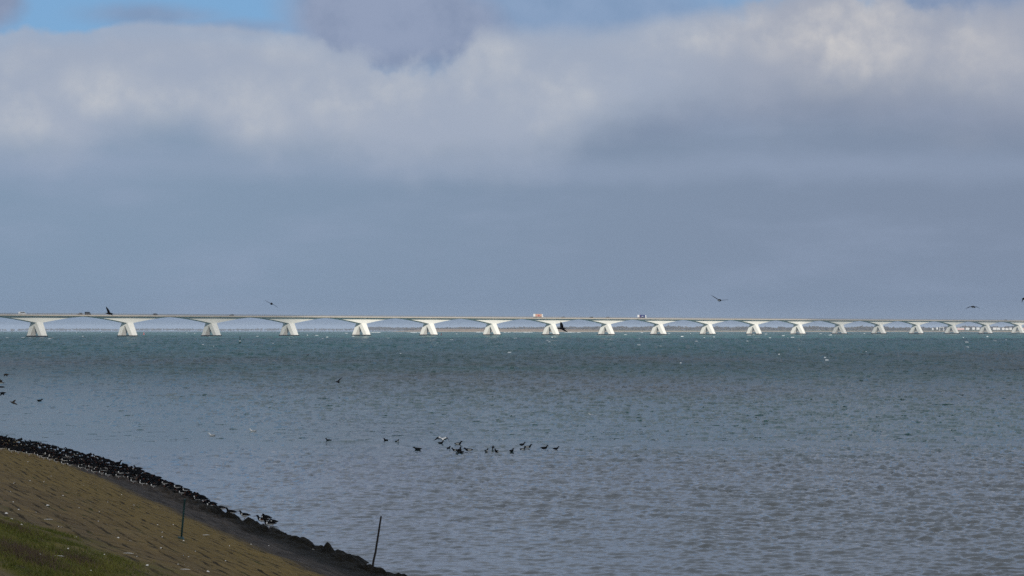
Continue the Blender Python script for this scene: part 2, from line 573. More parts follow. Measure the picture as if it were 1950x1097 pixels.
# ------------------------------------------------------------------ dike
def dike_material():
    m, nt, b = new_mat('dike_stone')
    O = texc('Object'); s, p, z = sep(O)
    w1 = noise(comb(s, p, 0.0), 0.5, 4.0, 0.6) - 0.5
    w2 = noise(comb(s, p, 5.0), 5.0, 4.0, 0.6) - 0.5
    w3 = noise(comb(s * 0.4, p, 9.0), 1.4, 5.0, 0.6)
    br = nt.nodes.new('ShaderNodeTexBrick'); br.offset = 0.5
    vec = comb(s + w2 * 0.10 + w1 * 0.15, p + w2 * 0.07 + w1 * 0.10, 0.0)
    link(vec, br.inputs['Vector'])
    br.inputs['Scale'].default_value = 1.0
    br.inputs['Brick Width'].default_value = 0.95; br.inputs['Row Height'].default_value = 0.36
    br.inputs['Mortar Size'].default_value = 0.05; br.inputs['Mortar Smooth'].default_value = 0.35
    br.inputs['Color1'].default_value = (0.2, 0.2, 0.2, 1); br.inputs['Color2'].default_value = (0.8, 0.8, 0.8, 1)
    br.inputs['Mortar'].default_value = (0.5, 0.5, 0.5, 1)
    per = S(br.outputs['Color']); mort = S(br.outputs['Fac'])
    gap = noise(comb(s * 0.5, p * 2.4, 70.0), 1.3, 4.0, 0.65)
    mort = mort * (0.10 + 0.90 * sstep(gap, 0.44, 0.60))
    stone = mixc(sstep(w3, 0.3, 0.72), (0.094, 0.065, 0.033), (0.160, 0.112, 0.046))
    stone = mixc(per * 0.30, stone, (0.15, 0.125, 0.088))
    stone = mixc(sstep(w2, -0.1, 0.3) * 0.25, stone, (0.11, 0.085, 0.045))
    # olive algae lower down, grey-brown higher up
    olive = 1.0 - sstep(p + w1 * 4.0, 6.5, 11.5)
    stone = mixc(olive * 0.5, stone, (0.170, 0.120, 0.032))
    up = sstep(p + w1 * 3.0, 11.0, 13.5)
    stone = mixc(up * 0.35, stone, (0.16, 0.13, 0.10))
    mossb = noise(comb(s * 0.6, p, 44.0), 0.9, 5.0, 0.65)
    moss = sstep(p + w1 * 3.0 + w2 * 1.0 - sstep(s, 38.0, 50.0) * 2.0 + (mossb - 0.5) * 4.2, 10.0, 13.3) * (1.0 - sstep(p + w1 * 0.8, 14.0, 14.5) * 0.75)
    mossn = noise(comb(s, p, 33.0), 2.2, 5.0, 0.65)
    mossc = mixc(sstep(mossn, 0.35, 0.65), (0.056, 0.064, 0.010), (0.118, 0.102, 0.022))
    stone = mixc(moss * sstep(mossn + w1 * 0.4 + moss * 0.12, 0.32, 0.52), stone, mossc)
    stone = mixc(mort * (1.0 - moss * 0.6), stone, (0.028, 0.022, 0.013))
    crack_g = sstep(noise(comb(s, p, 80.0), 0.9, 2.0, 0.5), 0.55, 0.68) * mort
    stone = mixc(crack_g * 0.6, stone, (0.045, 0.065, 0.012))
    # white specks: shell grit and droppings
    vn = nt.nodes.new('ShaderNodeTexVoronoi'); vn.feature = 'F1'
    link(comb(s, p, 0.0), vn.inputs['Vector']); vn.inputs['Scale'].default_value = 3.0
    sp = 1.0 - sstep(S(vn.outputs['Distance']) + w2 * 0.03, 0.012, 0.035)
    stone = mixc(sp * 0.3, stone, (0.42, 0.40, 0.35))
    # tide zone
    band = noise(comb(s * 0.3, p * 1.5, 3.0), 2.6, 6.0, 0.7)
    wetc = mixc(sstep(band, 0.35, 0.68), (0.008, 0.007, 0.008), (0.058, 0.049, 0.045))
    wet = 1.0 - sstep(p + (s - 52.0) * 0.057 + w1 * 0.9 + w2 * 0.5, 4.9, 5.9)
    c = mixc(wet * 0.93, stone, wetc)
    weed = 1.0 - sstep(p + (s - 62.0) * 0.085 + w1 * 1.2 + w2 * 1.1, 2.7, 3.7)
    c = mixc(weed, c, mixc(sstep(w2, -0.2, 0.25), (0.0035, 0.0035, 0.003), (0.012, 0.010, 0.006)))
    link(c, b.inputs['Base Color'])
    link(0.86 - wet * 0.16, b.inputs['Roughness'])
    b.inputs['Specular IOR Level'].default_value = 0.04
    hgt = w2 * 0.03 - mort * 0.03 * (1.0 - wet) + w3 * 0.03 + noise(comb(s, p, 60.0), 24.0, 3.0, 0.6) * 0.008
    link(bump(hgt, 0.9, 1.0), b.inputs['Normal'])
    return m


def build_dike():
    s = np.concatenate([np.arange(-70, 14, 1.5), np.arange(14, 60, 0.10), np.arange(60, 150, 0.16), np.arange(150, 420, 2.0), np.arange(420, 2000, 60.0)])
    p = np.concatenate([np.arange(-11, -3, 0.5), np.arange(-3, 2.2, 0.075), np.arange(2.2, 16.5, 0.12), np.arange(16.5, 24, 0.5), np.array([26, 30, 40, 60, 120, 300])])
    Sg, Pg = np.meshgrid(s, p, indexing='xy')          # rows p, cols s
    # gently wandering waterline
    Z = dike_z(Pg + (fbm(Sg / 9.0, Pg * 0 + 3.0, 91, 3) - 0.5) * 0.5)
    Z += (fbm(Sg / 2.5, Pg / 2.5, 21, 4) - 0.5) * 0.10
    # slightly uneven blocks
    bw = 0.72; bh = 0.46
    row = np.floor(Pg / bh); colm = np.floor(Sg / bw + 0.5 * (row % 2))
    blk = _hash(colm + 5000, row + 500, 3)
    Z += np.where((Pg > 5.3) & (Pg < 15), (blk - 0.5) * 0.022, 0)
    # weed-covered stones at the water's edge
    k = np.clip(1 - np.abs(Pg - 1.0 + (Sg - 65) * 0.03) / 1.75, 0, 1)
    lump = fbm(Sg / 0.55, Pg / 0.42, 31, 4)
    lump2 = fbm(Sg / 1.9, Pg / 1.1, 37, 3)
    Z += k * (np.clip(lump - 0.42, 0, 1) * 0.75 + (lump2 - 0.5) * 0.45)
    k2 = np.clip(1 - np.abs(Pg - 2.8) / 2.8, 0, 1)
    Z += k2 * (fbm(Sg / 1.2, Pg / 0.3, 61, 3) - 0.5) * 0.10
    # turfy hummocks and a low stone ledge up the slope
    hm = np.clip((Pg - 12.2) / 1.2, 0, 1) * np.clip((17 - Pg), 0, 1)
    Z += hm * (fbm(Sg / 0.8, Pg / 0.5, 71, 4) - 0.45) * 0.16
    V = np.stack([Sg, Pg, Z], -1).reshape(-1, 3)
    o = mesh_np('dike_slope', V, grid_quads(len(p), len(s)), dike_material(), smooth=True)
    o.location = D0; o.rotation_euler = (0, 0, DANG)
    tag(o, kind='structure', label='stone paved dike slope running down into the water')
    return Sg, Pg, Z


DS, DP, DZ = build_dike()
_sax = DS[0]; _pax = DP[:, 0]


def surf(pt):
    """height of the built dike under a world point"""
    q = Vector((pt[0], pt[1], 0)) - D0
    s = q.dot(DE); p = q.dot(DN)
    i = int(np.clip(np.searchsorted(_sax, s), 1, len(_sax) - 1)); j = int(np.clip(np.searchsorted(_pax, p), 1, len(_pax) - 1))
    u = (s - _sax[i - 1]) / (_sax[i] - _sax[i - 1]); v = (p - _pax[j - 1]) / (_pax[j] - _pax[j - 1])
    return float((DZ[j - 1, i - 1] * (1 - u) + DZ[j - 1, i] * u) * (1 - v) + (DZ[j, i - 1] * (1 - u) + DZ[j, i] * u) * v)


# grass on the upper slope
def build_grass():
    m, nt, b = new_mat('grass_blades')
    inf = nt.nodes.new('ShaderNodeTexCoord'); P = position()
    f = noise(P, 1.6, 4.0, 0.6); f2 = noise(P, 14.0, 2.0, 0.6)
    c = mixc(sstep(f, 0.38, 0.62), (0.060, 0.074, 0.010), (0.115, 0.112, 0.022))
    c = mixc(sstep(f2, 0.5, 0.75) * 0.6, c, (0.13, 0.10, 0.045))
    link(c, b.inputs['Base Color']); b.inputs['Roughness'].default_value = 0.8
    b.inputs['Specular IOR Level'].default_value = 0.15
    n = 160000
    s = rng.uniform(12, 48, n); p = rng.uniform(11.2, 15.0, n)
    den = fbm(s / 1.3, p / 0.7, 71, 4) + np.clip((p - 12.2) * 0.16, -0.3, 0.10) - np.clip((p - 14.0) * .6, 0, .4) - np.clip((s - 38) * .03, 0, .4)
    den = den + (fbm(s / 2.6, p / 1.1, 75, 3) - 0.5) * 0.75
    keep = den > rng.uniform(0.42, 0.70, n)
    s = s[keep]; p = p[keep]; n = len(s)
    i = np.clip(np.searchsorted(_sax, s), 1, len(_sax) - 1); j = np.clip(np.searchsorted(_pax, p), 1, len(_pax) - 1)
    z = DZ[j, i] - 0.01
    h = rng.uniform(0.015, 0.05, n) * (0.7 + fbm(s / 0.9, p / 0.9, 72, 3))
    a = rng.uniform(0, 6.28, n); w = rng.uniform(0.003, 0.007, n)
    lx = rng.normal(0, 0.5, n) * h + 0.5 * h; ly = rng.normal(0, 0.5, n) * h
    v0 = np.stack([s - w * np.cos(a), p - w * np.sin(a), z], -1)
    v1 = np.stack([s + w * np.cos(a), p + w * np.sin(a), z], -1)
    v2 = np.stack([s + lx, p + ly, z + h], -1)
    V = np.stack([v0, v1, v2], 1).reshape(-1, 3)
    o = mesh_np('grass', V, np.arange(3 * n).reshape(-1, 3), m)
    o.location = D0; o.rotation_euler = (0, 0, DANG)
    tag(o, 'short mossy green grass growing over the upper dike stones', 'grass', kind='stuff')
    # brown dead stalks
    m2, nt, b = new_mat('dry_stalks')
    f = noise(position(), 9.0, 3.0, 0.6)
    link(mixc(f, (0.05, 0.032, 0.022), (0.13, 0.085, 0.055)), b.inputs['Base Color']); b.inputs['Roughness'].default_value = 0.9
    V = []
    for (cx, cy, rx, nn, hh) in ((28, 1012, 0.30, 1500, 0.07), (50, 1066, 0.45, 3200, 0.09), (150, 1068, 0.28, 1200, 0.06)):
        w0, pp = on_dike(cx, cy)
        q = w0 - D0; s0 = q.dot(DE); p0 = q.dot(DN)
        for _ in range(nn):
            s = s0 + random.gauss(0, rx * 1.6); p = p0 + random.gauss(0, rx * 0.45)
            i = int(np.clip(np.searchsorted(_sax, s), 1, len(_sax) - 1)); j = int(np.clip(np.searchsorted(_pax, p), 1, len(_pax) - 1))
            z = float(DZ[j, i]) - 0.01; h = random.uniform(0.4, 1.1) * hh; a = random.uniform(0, 6.28); w = 0.003
            V += [(s - w * math.cos(a), p - w * math.sin(a), z), (s + w * math.cos(a), p + w * math.sin(a), z), (s + random.gauss(0, 0.5) * h, p + random.gauss(0, 0.5) * h, z + h)]
    o = mesh_np('dry_grass', np.array(V), np.arange(len(V)).reshape(-1, 3), m2)
    o.location = D0; o.rotation_euler = (0, 0, DANG)
    tag(o, 'brown withered stalks in low tufts among the green grass', 'dry grass', kind='stuff')


build_grass()

# shells, feathers
M_shell = simple('shell', (0.72, 0.69, 0.64), 0.6, 0.12, 20)
M_feather = simple('feather', (0.78, 0.77, 0.74), 0.8, 0.1, 20)


def build_litter():
    mb = MB()
    n, rr = 9, 4
    vs = []; fs = []
    for i in range(rr + 1):
        for k in range(n):
            a = math.pi * (k / (n - 1) - 0.5) * 1.25; r = 0.03 * i / rr
            wob = 1 + 0.06 * (k % 2)
            vs.append((r * 1.25 * math.cos(a) * wob, r * math.sin(a) * wob, 0.018 * (1 - (i / rr) ** 2) + 0.001 * (k % 2)))
    for i in range(rr):
        for k in range(n - 1):
            a = i * n + k; fs.append((a, a + 1, a + n + 1, a + n))
    b0 = len(vs)
    vs += [(x, y, z - 0.003) for x, y, z in vs]; fs += [tuple(b0 + q for q in reversed(f)) for f in fs]
    mb.add(vs, fs, True)
    first = mb.build('shell', M_shell)
    fb = MB()
    fb.loft([(-0.09, 0, 0.004), (-0.05, 0, 0.010), (0.0, 0.006, 0.016), (0.05, 0.014, 0.018), (0.085, 0.024, 0.014)],
            [(0.002, 0.002), (0.012, 0.003), (0.017, 0.004), (0.013, 0.003), (0.002, 0.002)], 8)
    feather0 = fb.build('feather', M_feather)
    spots = [(28, 917, 1.4), (18, 936, 1.1), (53, 880, .8), (83, 913, .8), (97, 905, .9), (57, 912, .7), (90, 961, 1.3), (254, 961, .9), (231, 941, .7), (12, 974, 1.0), (22, 983, .7),
             (68, 973, .7), (24, 952, .7), (36, 966, .6), (144, 1016, .8), (225, 1024, .8), (248, 1029, .6), (308, 1045, .9), (310, 1019, .7), (350, 1026, .8), (308, 1013, .6),
             (373, 1048, .7), (72, 1018, .7), (55, 1031, .8), (110, 999, .7), (118, 1001, .7), (186, 991, .7), (300, 1000, .6), (41, 1000, .6), (150, 966, .6), (120, 940, .7), (160, 925, .6),
             (205, 955, .6), (190, 975, .6), (265, 990, .6), (330, 1000, .6), (280, 1080, .8), (262, 1062, .7), (395, 1085, .9), (430, 1065, .6), (437, 1039, .6), (478, 1035, .6), (512, 1039, .6),
             (75, 1062, .6), (175, 1088, .6), (200, 1060, .6), (130, 1050, .6), (340, 1075, .7), (360, 1060, .6), (5, 1005, .7)]
    used = False
    for (px, py, k) in spots:
        w, p = on_dike(px, py)
        o = first if not used else first.copy()
        if used: COL.objects.link(o)
        used = True
        w.z = surf(w) + 0.002
        o.location = w; o.scale = (k * 0.95,) * 3
        o.rotation_euler = (random.uniform(-.3, .3), random.uniform(-.3, .3), random.uniform(0, 6.28))
        tag(o, 'small broken white shell lying on the paved dike slope', 'shell', 'white shells scattered over the dike')
    fe = [(92, 989, 'white feather lying on the grass edge straight above the mossy turf', .9), (392, 1020, 'curled white feather on paving just right of the blue green pole', 1.2),
          (244, 1055, 'pale feather lying on mossy stones below the blue green pole', .9), (352, 1089, 'pale feather on paving at the foot of the picture', .9),
          (110, 1062, 'white feather beside a dark clod in the grass', .9), (591, 1047, 'white feather on the dark wet stones above the weed', 1.2)]
    for i, (px, py, lab, k) in enumerate(fe):
        w, p = on_dike(px, py)
        o = feather0 if i == 0 else feather0.copy()
        if i: COL.objects.link(o)
        w.z = surf(w) + 0.004
        o.location = w; o.scale = (k,) * 3; o.rotation_euler = (0, 0.1, random.uniform(-0.5, 0.5))
        tag(o, lab, 'feather', 'white feathers on the dike')


build_litter()

# two poles
M_polegreen = simple('pole_paint', (0.016, 0.050, 0.052), 0.5, 0.3, 8)
M_stake = simple('stake_wood', (0.020, 0.016, 0.014), 0.85, 0.4, 10)


def build_poles():
    foot, p = on_dike(344, 1023)
    foot.z = surf(foot) - 0.15
    top = at_dist(352, 950, foot.y - 0.05)
    mb = MB(); d = top - foot
    mb.loft([(0, 0, 0), d * 0.5, d * 0.97, d * 0.985, d], [0.021, 0.020, 0.020, 0.026, 0.024], 10)
    root = empty('marker_pole', foot)
    mb.build('shaft', M_polegreen, root)
    b = MB(); b.box((0, 0, 0.16), (0.14, 0.14, 0.05), 0.7); b.build('foot_plate', M_polegreen, root)
    tag(root, 'thin blue green metal pole standing on the paved slope below the birds', 'pole')
    foot = on_sea(703, 1088); foot, p = on_dike(703, 1090)
    foot.z = surf(foot) - 0.3
    top = at_dist(726, 983, foot.y + 0.1)
    mb = MB(); d = top - foot
    pts = [d * (i / 8) + Vector((random.gauss(0, .006), 0, 0)) for i in range(9)]
    mb.loft(pts, [0.030 - 0.001 * i for i in range(9)], 9)
    o = mb.build('stake', M_stake); o.location = foot
    tag(o, 'dark leaning wooden stake in seaweed at the water edge', 'stake')


build_poles()

# ------------------------------------------------------------------ birds


def masked(name, rules, base, rough=0.75):
    """rules: list of (fn(x,y,z)->S mask, colour) in the bird's own coordinates"""
    m, nt, b = new_mat(name)
    O = texc('Object'); x, y, z = sep(O)
    f = noise(O, 40.0, 3.0, 0.6)
    c = mixc(f, tuple(v * 0.8 for v in base), tuple(v * 1.25 for v in base))
    for fn, colr in rules: c = mixc(fn(x, S.m('ABSOLUTE', y), z), c, colr)
    link(c, b.inputs['Base Color']); b.inputs['Roughness'].default_value = rough
    b.inputs['Specular IOR Level'].default_value = 0.03
    return m


WHITE = (0.78, 0.77, 0.74)


def lt(a, v, w=0.008): return 1.0 - sstep(a, v - w, v + w)
def gt(a, v, w=0.008): return sstep(a, v - w, v + w)


M_oyster = masked('oystercatcher_plumage', [
    (lambda x, y, z: lt(z, 0.140) * lt(x, 0.085) * gt(x, -0.17), WHITE),
    (lambda x, y, z: gt(x, 0.062) * lt(x, 0.098) * lt(z, 0.200) * gt(z, 0.10), WHITE),
    (lambda x, y, z: gt(x, 0.196), (0.16, 0.045, 0.015)),
    (lambda x, y, z: lt(z, 0.062, 0.004), (0.30, 0.14, 0.12))], (0.006, 0.006, 0.007))


M_oyster_back = masked('oystercatcher_back_plumage', [
    (lambda x, y, z: lt(z, 0.118) * lt(x, 0.06) * gt(x, -0.15), WHITE),
    (lambda x, y, z: gt(x, 0.196), (0.12, 0.035, 0.012)),
    (lambda x, y, z: lt(z, 0.062, 0.004), (0.20, 0.10, 0.09))], (0.005, 0.005, 0.006))


def standing_bird(name, mat, head_turn=0.0, tuck=False):
    mb = MB()
    if not tuck:
        pts = [(-0.215, 0, 0.205), (-0.17, 0, 0.212), (-0.11, 0, 0.212), (-0.04, 0, 0.210), (0.03, 0, 0.212), (0.085, 0, 0.228), (0.115, 0, 0.258), (0.128, 0, 0.290), (0.140, 0, 0.318), (0.160, 0, 0.330), (0.182, 0, 0.328), (0.196, 0, 0.324)]
        rad = [(0.012, 0.008), (0.032, 0.022), (0.060, 0.048), (0.074, 0.064), (0.073, 0.066), (0.056, 0.058), (0.036, 0.040), (0.028, 0.030), (0.030, 0.031), (0.029, 0.030), (0.020, 0.020), (0.010, 0.009)]
        bill = [(0.192, 0, 0.324), (0.235, 0, 0.316), (0.275, 0, 0.308)]
    else:
        pts = [(-0.215, 0, 0.205), (-0.17, 0, 0.212), (-0.11, 0, 0.214), (-0.04, 0, 0.214), (0.03, 0, 0.220), (0.075, 0, 0.240), (0.085, 0, 0.268), (0.080, 0, 0.292), (0.050, 0, 0.296), (0.030, 0, 0.290)]
        rad = [(0.012, 0.008), (0.032, 0.022), (0.060, 0.048), (0.074, 0.066), (0.075, 0.068), (0.060, 0.056), (0.040, 0.040), (0.033, 0.032), (0.026, 0.024), (0.010, 0.010)]
        bill = [(0.034, 0, 0.288), (0.0, 0, 0.280), (-0.035, 0, 0.274)]
    mb.loft(pts, rad, 12)
    mb.loft(bill, [(0.006, 0.009), (0.005, 0.007), (0.002, 0.003)], 6)
    for sy in (-0.026, 0.026):
        mb.loft([(0.0, sy, 0.165), (-0.012, sy, 0.085), (0.0, sy, 0.0)], [0.010, 0.006, 0.006], 6)
        mb.loft([(-0.01, sy, 0.004), (0.02, sy, 0.006), (0.045, sy * 1.3, 0.003)], [(0.006, 0.004), (0.012, 0.004), (0.016, 0.003)], 6)
    mb.v = [(x, y, z - 0.055 if z > 0.14 else z * 0.62) for x, y, z in mb.v]
    return mb.build(name, mat)


def build_flock():
    front = [(-60, 845), (0, 861), (18, 862), (38, 869), (71, 874), (94, 879), (112, 884), (129, 889), (166, 898), (191, 906), (209, 912), (231, 914), (251, 922), (269, 929), (290, 934), (311, 940), (333, 948), (359, 955), (375, 961), (404, 970), (429, 978), (456, 988), (472, 991)]
    back = [(-60, 816), (6, 827), (26, 831), (55, 836), (77, 840), (100, 844), (123, 851), (153, 859), (172, 863), (199, 871), (221, 875), (243, 883), (262, 888), (277, 896), (292, 903), (318, 914), (333, 923), (359, 934), (377, 940), (395, 952), (420, 964), (450, 978), (475, 986)]
    fx, fy = zip(*front); bx, by = zip(*back)
    protos = [standing_bird('oystercatcher', M_oyster), standing_bird('oystercatcher', M_oyster, tuck=True), standing_bird('oystercatcher', M_oyster_back), standing_bird('oystercatcher', M_oyster_back, tuck=True)]
    used = [False] * 4

    def place(px, py, kind, lab, group, yaw, k=1.0):
        o = protos[kind] if not used[kind] else protos[kind].copy()
        if used[kind]: COL.objects.link(o)
        used[kind] = True
        w, p = on_dike(px, py)
        z = max(surf(w), -0.03)
        w.z = z
        o.location = w; o.scale = (k, k, k); o.rotation_euler = (0, 0, yaw)
        tag(o, lab, 'bird', group)
    G = 'oystercatchers roosting along the dike'
    L0 = 'black and white oystercatcher in the front row, white belly showing at the paving edge'
    L1 = 'black oystercatcher packed in the middle of the roosting flock, mostly hidden by others'
    L2 = 'black backed oystercatcher at the rear of the roost against the water'
    nb = 0
    x = -22.0
    while x < 470:
        fyx = np.interp(x, fx, fy); d = EYE * F / (fyx - HOR); step = 0.40 * F / 118.0
        place(x + random.uniform(-2, 2), fyx + random.uniform(-0.8, 1.0), 0, L0, G, math.pi + random.uniform(-.35, .35), random.uniform(.95, 1.08)); nb += 1
        x += step * random.choice((0.62, 0.75, 0.9, 1.1, 1.3)) * (1.0 if x < 380 else 1.15)
    row = 1
    for row in range(1, 9):
        x = -20.0 + random.uniform(0, 8)
        while x < 462:
            fyx = np.interp(x, fx, fy); byx = np.interp(x, bx, by) + 11.0
            y = fyx - 3.4 * row + random.uniform(-1.2, 1.2)
            if y > byx - 1.5:
                last = y - 3.4 < byx - 1.0
                yaw = math.pi + random.uniform(-.5, .5)
                if random.random() < 0.12: yaw += math.pi
                place(x, y, random.choice((0, 2, 2, 2, 2, 3, 3) if row > 1 else (0, 0, 1, 2, 3)), L2 if last else L1, G, yaw, random.uniform(.92, 1.1)); nb += 1
            x += random.uniform(8.5, 14.0)
    place(500, 999, 0, 'left one of two oystercatchers standing apart at the flock end', G, math.pi + 0.1, 1.1)
    place(513, 1006, 0, 'right one of two oystercatchers standing apart at the flock end', G, math.pi + 0.2, 1.1)
    place(505, 995, 1, 'black oystercatcher close behind the two birds standing apart', G, math.pi - 0.3, 1.15)
    place(519, 1002, 1, 'oystercatcher farthest along the dike, behind the two standing apart', G, math.pi + 0.6, 1.0)
    print('flock', nb)


build_flock()

# swimming ducks
M_duck = masked('duck_plumage', [(lambda x, y, z: gt(x, 0.25, .004), (0.10, 0.09, 0.08))], (0.010, 0.011, 0.012))
M_tuft = masked('tufted_duck_plumage', [
    (lambda x, y, z: lt(z, 0.066) * gt(x, -0.115) * lt(x, 0.055) * gt(z, 0.012), (0.62, 0.62, 0.60)),
    (lambda x, y, z: gt(x, 0.25, .004), (0.25, 0.28, 0.30))], (0.011, 0.012, 0.014))
M_gullswim = masked('gull_plumage', [
    (lambda x, y, z: gt(z, 0.055) * lt(x, 0.06) * gt(x, -0.16), (0.33, 0.34, 0.36)),
    (lambda x, y, z: lt(x, -0.17), (0.03, 0.03, 0.03)),
    (lambda x, y, z: gt(x, 0.25, .004), (0.55, 0.40, 0.05))], (0.75, 0.75, 0.74))


def swimmer(name, mat, pose='up'):
    mb = MB()
    if pose == 'up':
        nk = [(0.130, 0, 0.088), (0.150, 0, 0.118), (0.162, 0, 0.145), (0.182, 0, 0.160), (0.208, 0, 0.156), (0.236, 0, 0.143), (0.276, 0, 0.130)]
    else:                                                   # head low, asleep or feeding
        nk = [(0.135, 0, 0.075), (0.165, 0, 0.100), (0.185, 0, 0.118), (0.205, 0, 0.122), (0.228, 0, 0.115), (0.250, 0, 0.105), (0.285, 0, 0.096)]
    pts = [(-0.205, 0, 0.075), (-0.17, 0, 0.062), (-0.10, 0, 0.050), (-0.02, 0, 0.045), (0.06, 0, 0.048), (0.11, 0, 0.062)] + nk
    rad = [(0.012, 0.006), (0.045, 0.022), (0.082, 0.050), (0.096, 0.062), (0.088, 0.062), (0.066, 0.058), (0.048, 0.046), (0.037, 0.036), (0.036, 0.034), (0.038, 0.036), (0.032, 0.031), (0.015, 0.013), (0.012, 0.004)]
    mb.loft(pts, rad, 12)
    return mb.build(name, mat)


def build_swimmers():
    P = {('d', 'up'): swimmer('duck', M_duck), ('d', 'low'): swimmer('duck', M_duck, 'low'), ('t', 'up'): swimmer('duck', M_tuft), ('t', 'low'): swimmer('duck', M_tuft, 'low'),
         ('g', 'up'): swimmer('gull', M_gullswim)}
    used = {k: False for k in P}
    Lf, Rt = math.pi, 0.0
    G = 'dark ducks swimming off the dike'
    J = [  # px, py, kind, pose, heading, size, label
        (626, 840, 'd', 'up', Lf + .2, .80, 'lone black duck swimming left, farthest from the group towards the dike'),
        (735, 840, 'd', 'up', Lf + .9, .85, 'black duck with raised back, left one of a spaced pair'),
        (756, 842, 't', 'up', Rt + 1.0, .75, 'black duck seen end on, right one of a spaced pair'),
        (796, 857, 'd', 'low', Lf, 1.0, 'long black duck with low head at the left end of the group'),
        (839, 845, 'd', 'up', Rt + .4, .80, 'black duck straight under the low flying gull'),
        (854, 855, 'd', 'up', Rt + 1.0, .75, 'small upright duck right below the flying gull wing'),
        (872, 847, 't', 'up', Rt, 1.0, 'duck with pale flank swimming right of the low gull wing tip'),
        (867, 859, 't', 'up', Lf, .85, 'left duck of the tight trio in the group'),
        (875, 859, 'd', 'up', Rt + 1.3, 1.0, 'tallest duck of the tight trio, seen end on'),
        (877, 863, 'd', 'low', Lf, .95, 'low duck in front of the tight trio'),
        (893, 859, 't', 'low', Lf, 1.05, 'duck with white flank and low head, right of the tight trio'),
        (926, 860, 't', 'up', Rt + 1.0, .75, 'small duck seen end on left of the wing flapping one'),
        (946, 861, 't', 'up', Lf + 1.0, .85, 'duck with pale side just below the upright flapping duck'),
        (974, 860, 'd', 'up', Rt + .9, .80, 'round black duck alone in the middle right of the group'),
        (994, 848, 'd', 'up', Rt + .3, .80, 'farthest duck of a close trio on the right'),
        (1005, 853, 't', 'up', Rt + .1, .95, 'largest duck of a close trio on the right, swimming right'),
        (995, 857, 't', 'up', Rt + .5, .80, 'nearest duck of a close trio on the right'),
        (1036, 855, 'd', 'up', Rt, .95, 'black duck swimming right, second from the right end of the group'),
        (1058, 856, 'd', 'up', Rt, .80, 'black duck at the right end of the swimming group'),
        (75, 764, 'd', 'low', Rt, 1.15, 'dark low duck far out beyond the roosting flock'),
    ]
    for (px, py, k, pose, yaw, sc, lab) in J:
        key = (k, pose); o = P[key] if not used[key] else P[key].copy()
        if used[key]: COL.objects.link(o)
        used[key] = True
        w = on_sea(px, py); o.location = w + Vector((0, 0, 0.005)); o.scale = (sc * 1.04, sc * 1.2, sc * 1.12); o.rotation_euler = (0, 0, yaw)
        tag(o, lab, 'duck', G)
    for (px, py, yaw, sc, lab) in ((404, 830, Lf, 1.0, 'white headed gull swimming left, nearer one of two by the dike'), (482, 822, Lf, 1.05, 'white headed gull swimming left, farther one of two by the dike'),
                                   (1126, 791, Lf + .3, .95, 'lone pale gull resting far out on open water above the ducks')):
        key = ('g', 'up'); o = P[key] if not used[key] else P[key].copy()
        if used[key]: COL.objects.link(o)
        used[key] = True
        w = on_sea(px, py); o.location = w + Vector((0, 0, -0.01)); o.scale = (sc,) * 3; o.rotation_euler = (0, 0, yaw)
        tag(o, lab, 'gull', 'gulls swimming on the water')


build_swimmers()

# flying birds: body axis + two wings
M_dark = simple('dark_feathers', (0.013, 0.014, 0.017), 0.8, 0.3, 14, 0.15)
M_brown = simple('brown_feathers', (0.045, 0.036, 0.028), 0.8, 0.4, 14, 0.15)
M_grey = simple('grey_feathers', (0.10, 0.105, 0.11), 0.8, 0.3, 14, 0.15)
M_whitef = simple('white_feathers', (0.80, 0.80, 0.78), 0.8, 0.08, 14, 0.15)


